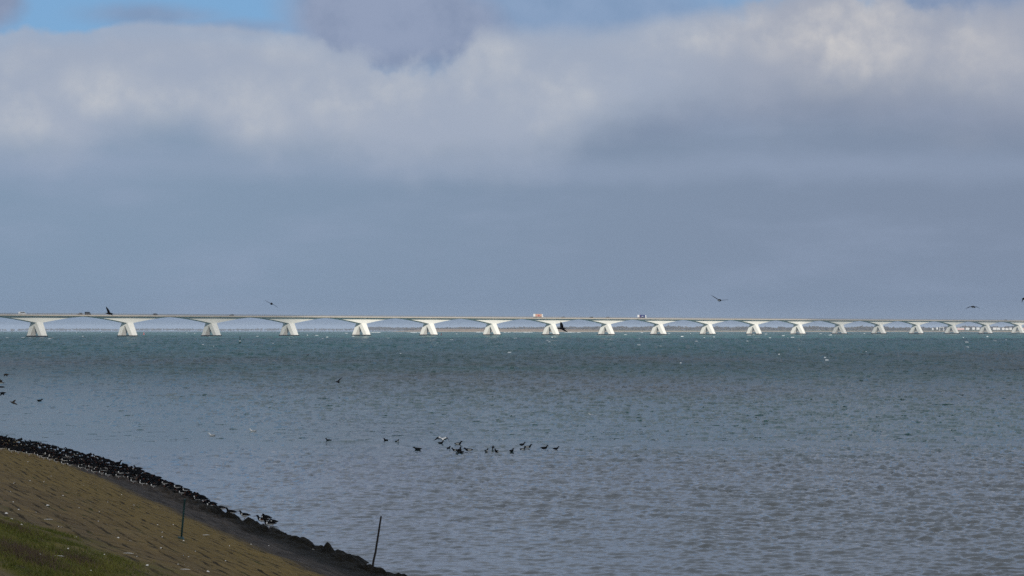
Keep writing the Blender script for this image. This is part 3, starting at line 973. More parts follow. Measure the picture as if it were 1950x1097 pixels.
def flyer(name, label, px, py, dist, axis, blen, wl, wr, chord, mat, belly=None, cat='bird', group='birds flying over the bay', wing_white=False, neck=0.0):
    c = at_dist(px, py, dist)
    k = dist / F
    ax = Vector(axis).normalized()
    mb = MB()
    L = blen; n = neck
    prof = [(-0.52, .05, .015), (-0.40, .11, .03), (-0.22, .10, .10), (-0.02, .13, .14), (0.16, .12, .13), (0.29, .075, .085), (0.36 + n, .07, .075), (0.43 + n, .055, .06), (0.48 + n, .02, .02), (0.60 + n, .008, .008)]
    mb.loft([ax * (L * a) for a, _, _ in prof], [(L * b, L * h) for _, b, h in prof], 10)
    nbody = len(mb.f)
    white_faces = set()
    for side in (wl, wr):
        pts = [Vector((0, 0, 0))] + [RGT * (dx * k) + UPV * (-dy * k) for dx, dy in side]
        m = len(pts)
        # cubic smoothing by subdivision
        P = []
        for i in range(m - 1):
            for q in (0, .5): P.append(pts[i].lerp(pts[i + 1], q))
        P.append(pts[-1])
        lens = [i / (len(P) - 1) for i in range(len(P))]
        vs = []; fs = []
        for t, p in zip(lens, P):
            ch = chord * (1.0 - 0.10 * t) * (1.0 if t < 0.6 else max(0.06, 1 - ((t - 0.6) / 0.4) ** 1.6))
            back = -0.25 * chord * max(0, t - 0.45) * 2
            tang = (pts[-1] - pts[0]).normalized()
            nr = tang.cross(ax); nr = nr.normalized() if nr.length > 1e-3 else Vector((0, 0, 1))
            th = 0.10 * ch + 0.004
            for a, h in ((0.45, 0), (0.15, .5), (-0.55, 0), (0.15, -.5)):
                vs.append(p + ax * (ch * a + back) + nr * (th * h))
        for i in range(len(P) - 1):
            for q in range(4): fs.append((i * 4 + q, i * 4 + (q + 1) % 4, i * 4 + 4 + (q + 1) % 4, i * 4 + 4 + q))
        fs.append((0, 1, 2, 3)); e = (len(P) - 1) * 4; fs.append((e + 3, e + 2, e + 1, e))
        mb.add(vs, fs, True)
    mats = [mat] + ([belly] if belly else [])
    o = mb.build(name, mats)
    if belly:
        for i, f in enumerate(o.data.polygons):
            if i < nbody and (wing_white or f.center.dot(UPV) < 0.015 * blen) and -0.45 * blen < f.center.dot(ax) < 0.25 * blen:
                f.material_index = 1
            if wing_white and i >= nbody:
                w_ = (i - nbody) % (4 * (len(P) - 1) + 2)          # pale lining behind a dark leading edge and tip
                if w_ % 4 in (1, 2) and w_ // 4 < 0.5 * (len(P) - 1): f.material_index = 1
    o.location = c
    tag(o, label, cat, group)
    return o


def build_flyers():
    flyer('flying_bird', 'dark bird gliding over the bridge, wings in one slanted line', 517, 578.5, 112, (-.25, 1, .0), .40, [(-6, -3), (-13.5, -7)], [(6, 2.8), (12.5, 7.5)], .13, M_dark)
    flyer('flying_bird', 'black and white bird high over the right half, wings in a V', 1370, 572, 112, (.35, -1, .0), .42, [(-7, -4.5), (-16, -10.5)], [(8, -.5), (17.5, -1.5)], .13, M_dark, M_whitef)
    flyer('flying_bird', 'dark bird with drooping wings near the right edge above the bridge', 1853, 584.5, 115, (.5, -1, -.1), .38, [(-5, -.5), (-13.5, 3.5)], [(6, -.5), (14, 3)], .12, M_dark, M_whitef)
    flyer('flying_bird', 'dark bird cut off by the right edge, wing bent down', 1950, 569, 112, (-.2, 1, 0), .40, [(-2.5, .5), (-5, 8)], [(6, -2), (12, 3)], .13, M_dark)
    flyer('flying_bird', 'dark bird right over the bridge rail, one wing raised steeply', 208, 597, 118, (.9, .5, -.1), .40, [(-1.8, -6), (-4.5, -13)], [(3, 1.5), (8, 4)], .14, M_dark)
    flyer('flying_bird', 'black bird banking in front of a bridge pier, wings spread upright', 1070, 625.5, 105, (-1, .12, .02), .36, [(-1.0, -6), (-4.0, -13)], [(4, 3.5), (8.8, 7.5)], .15, M_dark, neck=.08)
    flyer('gull', 'white and black gull flying low above the swimming ducks, wings arched', 843, 837.0, 124, (.2, -1, -.5), .40, [(-5.5, -3.6), (-9, -2.5), (-17, 3.5)], [(5, -2.8), (9, -2.5), (14.5, 7.5)], .25, M_dark, M_whitef, 'gull', wing_white=True)
    flyer('flying_bird', 'dark bird with one raised wing low over open water', 643, 727, 190, (-1, .3, -.05), .42, [(3, -4), (7.5, -8)], [(1.5, 2.0), (3.5, 3.0)], .16, M_dark, M_brown)
    flyer('flying_bird', 'faint dark bird with long curved wings below the green buoy', 586, 676, 150, (.2, 1, 0), .35, [(-6, -1.8), (-14.5, 2.0)], [(2.5, -1.6), (6.5, -.5)], .12, M_grey)
    G = 'ducks flying in at the left edge'
    flyer('flying_duck', 'brown duck flying at the left edge, topmost with wings down', 11.5, 713, 170, (1, .3, 0), .42, [(-1.5, 1), (-3, 4)], [(1.5, 1), (3.2, 4)], .14, M_brown, group=G, cat='duck')
    flyer('flying_duck', 'brown duck at the left edge with wings raised high', 1.5, 729, 170, (1, .3, 0), .48, [(-.4, -3), (.5, -7)], [(1.5, -3), (3, -5.5)], .15, M_brown, M_whitef, group=G, cat='duck')
    flyer('flying_duck', 'dark duck at the left edge, wings flat in mid beat', 3, 737, 170, (1, .2, 0), .45, [(-1, -1), (-3, -2)], [(1, -1.2), (3, -1.6)], .13, M_dark, group=G, cat='duck')
    flyer('flying_duck', 'dark duck at the left edge with both wings hanging down', 5, 748, 165, (1, .25, .0), .48, [(-1.8, 1.5), (-2.8, 6)], [(1.6, 1.5), (2.8, 5)], .16, M_dark, group=G, cat='duck')
    flyer('flying_duck', 'lowest duck at the left edge, wings raised and neck stretched', 25, 767, 160, (.9, -.3, -.35), .50, [(-2, -1.5), (-7, -3)], [(2, -3), (6, -5.5)], .15, M_brown, group=G, cat='duck', neck=.15)
    flyer('duck', 'small dark duck rearing up and flapping among the swimming ducks', 938.5, 852, 127, (.1, .6, .8), .30, [(-1.2, -.5), (-2.2, -1.8)], [(1.6, -.6), (3.6, -1.6)], .12, M_dark, cat='duck', group='dark ducks swimming off the dike')


build_flyers()

# ------------------------------------------------------------------ the bridge
FZ0 = 2.47
BD = Vector((57.8, 75.4, 0)).normalized()
BT = Vector((BD.y, -BD.x, 0))            # towards the near (right hand, camera) side
B0 = Vector(((70.5 - 975) / F * 1861.0, 1861.0, 0))
SPAN = 95.0


def bpt(s, t, z):
    q = B0 + BD * s + BT * t
    return Vector((q.x, q.y, z + drop(q.x, q.y)))


def concrete(name, c, streaks=0.25):
    m, nt, b = new_mat(name)
    P = texc('Object'); x, y, z = sep(P)
    f = noise(comb(x, y, z * 0.25), 0.35, 5.0, 0.6); g = noise(P, 0.06, 3.0, 0.5)
    lo = tuple(v * (1 - streaks) for v in c)
    col = mixc(sstep(f, 0.45, 0.8) * 0.7, c, lo)
    col = mixc(sstep(g, 0.5, 0.75) * 0.35, col, tuple(v * 0.85 for v in c))
    link(col, b.inputs['Base Color']); b.inputs['Roughness'].default_value = 0.8; b.inputs['Specular IOR Level'].default_value = 0.2
    return m


def build_bridge():
    M_con = concrete('bridge_concrete', (0.80, 0.78, 0.72), 0.13)
    M_edge = concrete('deck_edge_concrete', (0.46, 0.40, 0.33), 0.25)
    M_foot = concrete('footing_dark', (0.018, 0.018, 0.018), 0.3)
    M_road = simple('asphalt', (0.055, 0.055, 0.055), 0.9, 0.2, 1.0)
    M_rail = simple('railing_metal', (0.22, 0.21, 0.20), 0.6, 0.15, 0.5)
    M_joint = simple('joint_dark', (0.02, 0.02, 0.02), 0.8, 0.2, 1.0)
    root = empty('bridge', bpt(0, 0, 0), math.atan2(BD.y, BD.x))
    rot = Matrix.Rotation(-math.atan2(BD.y, BD.x), 4, 'Z'); org = bpt(0, 0, 0)

    def X(v):                                             # bridge coords (s, t, z) -> local of root
        return rot @ (bpt(v.x, v.y, v.z) - org)
    ZT = 16.9
    k0, k1 = -2, 22
    # road slab and edges in one strip each
    def strip(name, prof, mat, s0, s1, ds=10.0):
        mb = MB(); n = len(prof); S_ = np.arange(s0, s1 + 1, ds)
        vs = [Vector((s, t, z)) for s in S_ for t, z in prof]
        fs = []
        for i in range(len(S_) - 1):
            for q in range(n): fs.append((i * n + q, i * n + (q + 1) % n, (i + 1) * n + (q + 1) % n, (i + 1) * n + q))
        fs.append(tuple(range(n))); fs.append(tuple(range((len(S_) - 1) * n, len(S_) * n)))
        mb.add(vs, fs)
        return mb.build(name, mat, root, X)
    s0, s1 = k0 * SPAN - 47, k1 * SPAN + 47
    strip('roadway', [(-5.3, ZT), (5.3, ZT), (5.3, ZT - .06), (-5.3, ZT - .06)], M_road, s0, s1)
    strip('deck_slab', [(-5.9, ZT - .065), (5.9, ZT - .065), (5.9, ZT - .45), (3.3, ZT - .80), (-3.3, ZT - .80), (-5.9, ZT - .45)], M_con, s0, s1)
    for sg in (-1, 1):
        strip('deck_edge', [(sg * 5.35, ZT + .25), (sg * 6.0, ZT + .25), (sg * 6.0, ZT - .80), (sg * 5.905, ZT - .80), (sg * 5.905, ZT - .06), (sg * 5.35, ZT - .06)], M_edge, s0, s1)
    for sg in (-1, 1):
        mb = MB()
        s = s0
        while s < s1 - 2:
            mb.box((s, sg * 5.75, ZT + .72), (.14, .10, .94)); s += 2.5
        o = mb.build('railing', M_rail, root, X)
        for zz, hh in ((1.22, .12), (.90, .07), (.62, .07)):
            mb2 = MB()
            for s in np.arange(s0, s1 - 1, 10.0): mb2.box((s + 5.0, sg * 5.75, ZT + zz), (10.0, .08, hh))
            mb2.build('rail_bar', M_rail, o, X)
    # girder units: one hammerhead per pier
    hs = np.concatenate([np.linspace(-47.45, -4, 16), np.linspace(4, 47.45, 16)])
    def depth(s): return 0.35 + 4.75 * (max(0, 1 - max(0, abs(s) - 4) / 43.45)) ** 1.5
    H = ZT - .80 - depth(0)                                # pier top
    gm = MB(); n = 4
    vs = []
    for s in hs:
        zb = ZT - .80 - depth(s)
        vs += [(s, -3.2, ZT - .79), (s, 3.2, ZT - .79), (s, 3.0, zb), (s, -3.0, zb)]
    fs = []
    for i in range(len(hs) - 1):
        for q in range(4): fs.append((i * 4 + q, i * 4 + (q + 1) % 4, i * 4 + 4 + (q + 1) % 4, i * 4 + 4 + q))
    fs += [(0, 1, 2, 3), tuple((len(hs) - 1) * 4 + q for q in (3, 2, 1, 0))]
    # pier: an A seen along the bridge, wider at the foot
    outer = [(-8.7, 0.6), (-3.6, H + .02), (3.15, H + .02), (8.7, 0.6), (4.9, 0.6)]
    arch = []
    for q in range(9):
        a = q / 8 * math.pi
        arch.append((0.9 * math.cos(a), 7.4 + 0.9 * math.sin(a)))
    poly = outer + arch + [(-4.9, 0.6)]
    def hl(z): return 2.65 + 0.55 * (z / H)                # half length along the bridge
    for k in range(k0, k1 + 1):
        sc = k * SPAN
        mb = MB()
        N = len(poly)
        v = [Vector((sc - hl(z), t, z)) for t, z in poly] + [Vector((sc + hl(z), t, z)) for t, z in poly]
        f = [tuple(range(N)), tuple(range(2 * N - 1, N - 1, -1))] + [(i, i + N, (i + 1) % N + N, (i + 1) % N) for i in range(N)]
        mb.add(v, f)
        pier = mb.build('pier', M_con, root, X)
        fb = MB()
        ring = []
        for q in range(28):
            a = 2 * math.pi * q / 28
            ca, sa = math.cos(a), math.sin(a)
            ring.append((sc + 4.6 * abs(ca) ** .6 * (1 if ca > 0 else -1), 10.2 * abs(sa) ** .75 * (1 if sa > 0 else -1)))
        vv = [Vector((x, t, -1.5)) for x, t in ring] + [Vector((x, t, .72)) for x, t in ring] + [Vector((sc + (x - sc) * .96, t * .97, .95)) for x, t in ring]
        ff = [(i, (i + 1) % 28, 28 + (i + 1) % 28, 28 + i) for i in range(28)] + [(28 + i, 28 + (i + 1) % 28, 56 + (i + 1) % 28, 56 + i) for i in range(28)] + [tuple(range(56, 84))]
        fb.add(vv, ff)
        fb.build('footing', M_foot, pier, X)
        g = MB(); g.add([Vector((sc + a, b, c)) for a, b, c in vs], fs)
        g.build('girder', M_con, root, X)
        jb = MB(); jb.box((sc + 47.5, 5.98, ZT - .95), (.5, .16, .9)); jb.build('expansion_joint', M_joint, root, X)
    tag(root, 'long white concrete road bridge on A shaped piers crossing the bay', 'bridge')
    return ZT


ZT = build_bridge()

# ------------------------------------------------------------------ vehicles on the bridge


def s_of_px(px):
    """bridge coordinate under a photo column"""
    c = (px - 975) / F
    # (B0.x + BD.x s) = c (B0.y + BD.y s)
    return (c * B0.y - B0.x) / (BD.x - c * BD.y)


M_tyre = simple('tyre_rubber', (0.02, 0.02, 0.02), 0.9, 0.2, 4)
M_glass = simple('vehicle_glass', (0.02, 0.025, 0.03), 0.15, 0.1, 2, 0.5)


def seat(root, px, lane, dirn):
    s = s_of_px(px)
    root.location = bpt(s, lane, ZT + 0.01)
    root.rotation_euler = (0, 0, math.atan2(BD.y, BD.x) + (0 if dirn > 0 else math.pi))


def car(px, lane, dirn, paint, label, L=4.2, H=1.5, name='car', cat='car', van=False):
    root = empty(name, (0, 0, 0))
    W = 1.78; mb = MB()
    if van:
        out = [(-L / 2, .35), (-L / 2, H * .97), (-L / 2 + .15, H), (L / 2 - 1.5, H), (L / 2 - .75, H * .58), (L / 2 - .05, H * .50), (L / 2, .35)]
        glass = [(-L / 2 + .3, H * .58), (-L / 2 + .35, H * .88), (L / 2 - 1.55, H * .88), (L / 2 - 1.0, H * .60)]
        W = 1.95
    else:
        out = [(-L / 2, .32), (-L / 2, .78), (-L / 2 + .18, .92), (-L / 2 + .75, H - .04), (-L / 2 + 1.0, H), (.25, H), (1.05, .93), (L / 2 - .15, .80), (L / 2, .60), (L / 2, .32)]
        glass = [(-L / 2 + .55, .95), (-L / 2 + .90, H - .09), (.20, H - .09), (.82, .95)]
    mb.prism(out, -W / 2, W / 2)
    mb.build('body', paint, root)
    gb = MB(); gb.prism(glass, -W / 2 - .012, W / 2 + .012); gb.build('side_windows', M_glass, root)
    for sx in (-L * .30, L * .31):
        for sy in (-1, 1):
            w = MB(); w.disc((sx, sy * (W / 2 - .09), .32), .32, .2); w.build('wheel', M_tyre, root)
    seat(root, px, lane, dirn)
    tag(root, label, cat, 'cars and vans driving over the bridge')
    return root


def truck(px, lane, side, rear, cabm, label, logo, stripe=None):
    root = empty('truck', (0, 0, 0))
    b = MB(); b.box((-1.6, 0, 2.45), (10.6, 2.55, 2.75)); b.build('trailer_box', side, root)
    r = MB(); r.box((-6.92, 0, 2.45), (.03, 2.45, 2.65)); r.build('rear_doors', rear, root)
    if stripe:
        st = MB(); st.box((-6.0, -1.287, 2.45), (1.1, .02, 2.7)); st.build('side_stripe', stripe, root)
    lg = MB()
    n = 20
    a = [(-1.4 + logo[0] * math.cos(2 * math.pi * q / n), logo[2] + logo[1] * math.sin(2 * math.pi * q / n)) for q in range(n)]
    lg.prism(a, -1.30, -1.277); lg.build('side_emblem', logo[3], root)
    c = MB(); c.prism([(3.95, .6), (3.95, 3.1), (4.2, 3.55), (5.2, 3.5), (5.75, 2.3), (5.95, 1.6), (5.95, .6)], -1.23, 1.23)
    cab = c.build('cab', cabm, root)
    wb = MB(); wb.prism([(4.75, 1.75), (4.75, 2.55), (5.40, 2.55), (5.62, 1.75)], -1.245, 1.245); wb.build('cab_window', M_glass, cab)
    ch = MB(); ch.box((-.6, 0, .78), (11.6, 1.0, .5)); ch.build('chassis', M_tyre, root)
    for sx in (5.0, 2.6, -3.6, -4.9, -6.1):
        for sy in (-1, 1):
            w = MB(); w.disc((sx, sy * 1.05, .5), .5, .3); w.build('wheel', M_tyre, root)
    seat(root, px, lane, 1)
    tag(root, label, 'truck', 'trucks driving over the bridge')


def build_traffic():
    white = simple('white_paint', (0.80, 0.80, 0.79), 0.4, 0.03, 1, 0.4)
    black = simple('black_paint', (0.012, 0.012, 0.016), 0.35, 0.1, 1, 0.4)
    grey = simple('grey_paint', (0.10, 0.10, 0.11), 0.4, 0.1, 1, 0.4)
    salmon = simple('salmon_tarpaulin', (0.50, 0.29, 0.20), 0.6, 0.1, .5)
    blue = simple('blue_tarpaulin', (0.010, 0.026, 0.135), 0.5, 0.1, .5)
    red = simple('red_print', (0.42, 0.10, 0.10), 0.6, 0.1, 1)
    maroon = simple('maroon_print', (0.16, 0.02, 0.05), 0.6, 0.1, 1)
    truck(1021.5, 2.6, salmon, white, white, 'truck with salmon coloured side, white rear doors and white cab', (1.5, .85, 2.3, red))
    truck(1219, 2.6, blue, white, white, 'truck with dark blue side, pale rear doors and white cab', (2.0, .22, 2.4, white), maroon)
    car(38, 2.6, 1, white, 'white van with dark windows above the leftmost pier', 6.0, 2.3, 'van', 'van', True)
    car(163, 2.6, 1, black, 'black tall van, right one of two vehicles close together', 4.8, 2.6, 'van', 'van', True)
    car(156.5, -2.6, -1, grey, 'grey car close behind the black tall van', 4.3, 1.9)
    car(292, 2.6, 1, black, 'black car alone on the bridge between second and third pier', 4.4, 1.75)
    car(445, -2.6, -1, grey, 'grey car between the third and fourth pier from the left', 4.2, 1.5)
    car(1075.5, -2.6, -1, grey, 'grey car just ahead of the salmon coloured truck')
    car(1130, -2.6, -1, black, 'dark car, nearer one of two between the trucks', 4.3, 1.6)
    car(1161, -2.6, -1, grey, 'grey car above the pier left of the blue truck', 4.3, 1.6)
    car(1912, 2.6, 1, grey, 'grey car far along the bridge by the right edge', 4.6, 1.8)


build_traffic()

# ------------------------------------------------------------------ buoys, stakes far out


def build_buoys():
    green = simple('buoy_green', (0.012, 0.075, 0.045), 0.5, 0.2, 2)
    bwhite = simple('buoy_white', (0.62, 0.66, 0.64), 0.6, 0.1, 2)
    redm = simple('buoy_red', (0.50, 0.10, 0.08), 0.5, 0.15, 2)
    w = on_sea(457, 653.8)
    root = empty('green_buoy', w)
    def turn(name, prof, mat, par, n=16):
        mb = MB(); vs = []; fs = []
        for r, z in prof: vs += [(r * math.cos(2 * math.pi * q / n), r * math.sin(2 * math.pi * q / n), z) for q in range(n)]
        for i in range(len(prof) - 1):
            for q in range(n): fs.append((i * n + q, i * n + (q + 1) % n, (i + 1) * n + (q + 1) % n, (i + 1) * n + q))
        fs += [tuple(reversed(range(n))), tuple(range((len(prof) - 1) * n, len(prof) * n))]
        mb.add(vs, fs, True); return mb.build(name, mat, par)
    turn('float', [(.50, -.4), (.55, .05), (.55, .5), (.42, .62)], green, root)
    turn('white_drum', [(.40, .60), (.42, .65), (.40, 1.25), (.30, 1.30)], bwhite, root)
    turn('tower', [(.26, 1.28), (.22, 1.9), (.16, 2.4), (.10, 2.5)], green, root)
    turn('topmark', [(.02, 2.48), (.24, 2.52), (.02, 3.05)], green, root)
    tag(root, 'green buoy with a white drum and cone topmark afloat before the bridge', 'buoy')
    for (px, py, h, lab) in ((274, 637.4, 2.4, 'slim red buoy behind the bridge, right of the second pier'), (840.5, 638.6, 2.2, 'red buoy close to the right foot of a white pier')):
        w = on_sea(px, py); root = empty('red_buoy', w); k = h / 2.4
        turn('float', [(.5 * k, -.4), (.62 * k, .1), (.60 * k, .7 * k), (.4 * k, .85 * k)], redm, root)
        turn('tower', [(.34 * k, .84 * k), (.30 * k, 2.0 * k), (.30 * k, 2.2 * k), (.05, 2.4 * k)], redm, root)
        tag(root, lab, 'buoy', 'red buoys near the bridge')
    for (px, py, lab) in ((9, 636, 'thin dark post in the water, leftmost beyond the bridge'), (23, 636.2, 'thin dark post in the water left of the leftmost pier')):
        w = on_sea(px, py); mb = MB(); mb.loft([(0, 0, -1), (0, 0, 1.2), (.05, 0, 2.6)], [.22, .2, .18], 8)
        o = mb.build('post', M_stake); o.location = w; tag(o, lab, 'post', 'posts standing in the water')
    # breaking crests
    m, nt, b = new_mat('sea_foam')
    f = noise(position(), 3.0, 4.0, 0.6)
    link(mixc(f, (0.42, 0.47, 0.47), (0.70, 0.73, 0.73)), b.inputs['Base Color']); b.inputs['Roughness'].default_value = 0.9
    mb = MB()
    spots = []
    for _ in range(85):
        py = 633.0 + abs(random.gauss(0, 1)) ** 1.4 * 15.0
        if py > 715: continue
        spots.append((random.uniform(-60, 2010), py, random.uniform(2.0, 7.0), random.uniform(.4, .9)))
    for x0, x1, py in ((775, 800, 633.3), (960, 990, 633.2), (998, 1018, 633.0), (1072, 1105, 633.2), (700, 722, 633.2), (905, 925, 633.0)):
        for q in range(5): spots.append((random.uniform(x0, x1), py + random.uniform(-.2, .2), random.uniform(6, 12), 1.0))
    for (px, py, wpx, hp) in spots:
        w = on_sea(px, py); d = w.y
        W = min(wpx * d / F, 5.5 if py > 636 else 30); hh = min(hp * .65 * d / F, .28 if d < 3500 else 1.0)
        n = 7; vs = []
        tilt = random.uniform(-.15, .15) * W
        for q in range(n):
            u = q / (n - 1); x = (u - .5) * W; a = math.sin(math.pi * u) ** .7 * random.uniform(.5, 1.0)
            vs += [(w.x + x, w.y + tilt * u - .5, w.z - .15), (w.x + x, w.y + tilt * u, w.z + .22 + hh * a), (w.x + x, w.y + tilt * u + .9, w.z + .05)]
        fs = []
        for q in range(n - 1):
            for r in range(2): fs.append((q * 3 + r, q * 3 + 3 + r, q * 3 + 4 + r, q * 3 + 1 + r))
        mb.add(vs, fs, True)
    o = mb.build('whitecaps', m, None, None, fix=False)
    tag(o, 'small white breaking wave crests scattered over the far water', 'whitecaps', kind='stuff')


build_buoys()

# ------------------------------------------------------------------ far shore


def build_far_shore():
    m, nt, b = new_mat('far_land')
    P = position(); x, y, z = sep(P)
    n1 = noise(comb(x, y * .3, 0.0), 1 / 220.0, 4.0, 0.55)
    hgt = z + (x * x + y * y) / (2 * RE)
    field = mixc(sstep(n1, .4, .62), (0.14, 0.12, 0.06), (0.10, 0.115, 0.045))
    beach = mixc(sstep(n1, .35, .65), (0.40, 0.32, 0.22), (0.34, 0.26, 0.18))
    dune = sstep(x, -420.0, -250.0) * (1.0 - sstep(x, 80.0, 330.0))
    top_ = mixc(dune, field, (0.27, 0.19, 0.12))
    c = mixc(sstep(hgt + n1 * 1.2, 1.9, 3.2), beach, top_)
    link(c, b.inputs['Base Color']); b.inputs['Roughness'].default_value = 0.95; b.inputs['Specular IOR Level'].default_value = 0.1
    # shoreline: distance as a function of azimuth
    pxs = np.linspace(735, 2150, 300)
    a = np.arctan((pxs - 975) / F)
    dist = 5600 + 350 * np.sin(pxs / 210.0) + 160 * np.sin(pxs / 67.0) + np.clip((880 - pxs) / 140.0, 0, 1) * 900 - np.clip((pxs - 1650) / 300, 0, 1) * 500
    prof = [(0, -1.0), (20, .4), (60, 1.6), (90, 3.4), (130, 4.2), (400, 3.6), (900, 3.8), (1600, 3.0), (1650, -2)]
    rows = []
    for off, h in prof:
        X = np.tan(a) * (dist + off); Y = dist + off
        hh = h * (1 + .55 * np.clip((1180 - pxs) / 120.0, 0, 1) * (1 if h > 1 else 0)) + (fbm(pxs / 30.0, np.full_like(pxs, off / 40.0), 51, 3) - .5) * (1.4 if h > 1 else .1)
        taper = np.clip((pxs - 735) / 70.0, 0, 1)
        rows.append(np.stack([X, Y, (hh + 1.0) * taper - 1.0 - (X * X + Y * Y) / (2 * RE)], -1))
    V = np.array(rows)
    o = mesh_np('far_shore', V.reshape(-1, 3), grid_quads(len(prof), len(pxs)), m, True)
    tag(o, kind='structure', label='low far shore with beach and fields')
    # woods far off
    mt, nt, b = new_mat('far_trees')
    f = noise(position(), .05, 4.0, 0.6)
    link(mixc(f, (0.075, 0.070, 0.060), (0.13, 0.11, 0.085)), b.inputs['Base Color']); b.inputs['Roughness'].default_value = 0.95; b.inputs['Specular IOR Level'].default_value = 0.05
    V = []
    def wood(px0, px1, d0, d1, hmin, hmax, cnt, seed, base=2.0):
        for _ in range(cnt):
            px = random.uniform(px0, px1)
            prof = float(fbm(np.array(px / 16.0), np.array(seed * 3.7), seed, 4))
            big = float(vnoise(np.array(px / 55.0), np.array(seed * 1.3), seed + 9))
            if prof * .6 + big * .4 < 0.25: continue
            d = random.uniform(d0, d1); xx = (px - 975) / F * d
            H = hmin + (hmax - hmin) * max(0, min(1, (prof * .6 + big * .4 - .3) / .4)) ** .8 * random.uniform(.7, 1.0)
            zb = base + drop(xx, d); w = H * random.uniform(.3, .5)
            for q in range(18):
                th = random.uniform(0, 6.28); ph = random.uniform(-.9, 1.5); rr = random.uniform(.35, 1.0)
                cx = xx + w * rr * math.cos(th) * math.cos(ph); cy = d + w * rr * math.sin(th) * math.cos(ph); cz = zb + H * .58 + H * .42 * rr * math.sin(ph)
                s = random.uniform(1.0, 2.3)
                for _v in range(3): V.append((cx + random.gauss(0, s), cy + random.gauss(0, s), cz + random.gauss(0, s * .8)))
            V.extend([(xx - .25, d, zb - 1), (xx + .25, d, zb - 1), (xx, d, zb + H * .6)])
    wood(770, 1230, 5900, 6900, 5, 9, 700, 3, 3.0)
    wood(1060, 1700, 5800, 6800, 5, 11, 1500, 5, 3.0)
    wood(1640, 2100, 5600, 6600, 5, 12, 1000, 7, 3.0)
    wood(690, 790, 7600, 8200, 8, 13, 420, 9, 2.0)
    wood(-60, 700, 9100, 9600, 6, 8.5, 900, 10, 2.0)
    o = mesh_np('distant_woods', np.array(V), np.arange(len(V)).reshape(-1, 3), mt)
    tag(o, 'bare brown woods along the far shore behind the bridge', 'woods', kind='stuff')
    # little houses and caravans
    wh = simple('white_wall', (0.58, 0.58, 0.57), 0.7, 0.05, .2); pk = simple('pink_wall', (0.55, 0.36, 0.33), 0.7, 0.1, .2)
    rf = simple('grey_roof', (0.35, 0.34, 0.34), 0.8, 0.1, .2); rf2 = simple('pale_roof', (0.62, 0.60, 0.58), 0.7, 0.1, .2)
    H = [(1829, 626.4, 14, 2.6, pk, rf2, 'long low pinkish building on the far shore, right of the gantry'), (1842, 626.2, 7, 2.6, wh, rf2, 'white cottage right of the long pinkish building'),
         (1853.5, 625.5, 5, 3.6, wh, rf, 'grey roofed cottage left of a bridge pier by the right edge'), (1862, 626, 6, 3.0, wh, rf2, 'white cottage close against the left side of a pier'),
         (1894, 626, 7, 2.4, wh, rf2, 'white cottage just right of a pier, first of the right hand row'), (1901, 626.1, 6, 2.2, wh, rf2, 'small white cottage, second of the right hand row'),
         (1910, 626.3, 5, 2.4, wh, rf2, 'white cottage in the middle of the right hand row'), (1917, 626.4, 6, 2.2, wh, rf, 'low white cottage, fourth of the right hand row'),
         (1924, 626.2, 5, 3.0, wh, rf2, 'tallest white cottage ending the right hand row'), (1948, 626.4, 7, 3.4, pk, rf, 'pinkish house cut by the right edge'),
         (1776, 626.6, 2.5, 2.2, wh, rf2, 'tiny white hut on the far shore left of the gantry'), (1784, 625.5, 3, 2.4, wh, rf2, 'tiny white hut beside the gantry')]
    for px, py, W, h, mw, mr, lab in H:
        d = 5330.0 + 200 * math.sin(px); xx = (px - 975) / F * d
        r = empty('cottage', (xx, d, 3.4 + drop(xx, d)))
        z0 = at_dist(px, py, d).z - h * .5 - r.location.z
        W *= 1.15
        mb = MB(); mb.box((0, 0, z0 + h * .35), (W, 5, h * .7 + 2)); mb.build('wall', mw, r)
        rb = MB(); rb.add([(-W * .53, -2.8, z0 + h * .7 + 1), (W * .53, -2.8, z0 + h * .7 + 1), (W * .53, 2.8, z0 + h * .7 + 1), (-W * .53, 2.8, z0 + h * .7 + 1), (-W * .5, 0, z0 + h + 1.4), (W * .5, 0, z0 + h + 1.4)],
                          [(0, 1, 5, 4), (2, 3, 4, 5), (1, 2, 5), (3, 0, 4), (3, 2, 1, 0)]); rb.build('roof', mr, r)
        tag(r, lab, 'cottage', 'cottages on the far shore')
    d = 5300.0; xx = (1793 - 975) / F * d
    r = empty('gantry', (xx, d, 2.5 + drop(xx, d)))
    top = at_dist(1793, 623.5, d).z - r.location.z
    for sx, h in ((4.2, top), (-4.2, top)):
        mb = MB(); mb.box((sx, 0, h / 2), (.9, .9, h)); mb.build('post', wh, r)
    mb = MB(); mb.box((0, 0, top + .4), (9.6, .9, .9)); mb.build('beam', wh, r)
    tag(r, 'thin white gantry frame standing on the far shore', 'gantry')


build_far_shore()


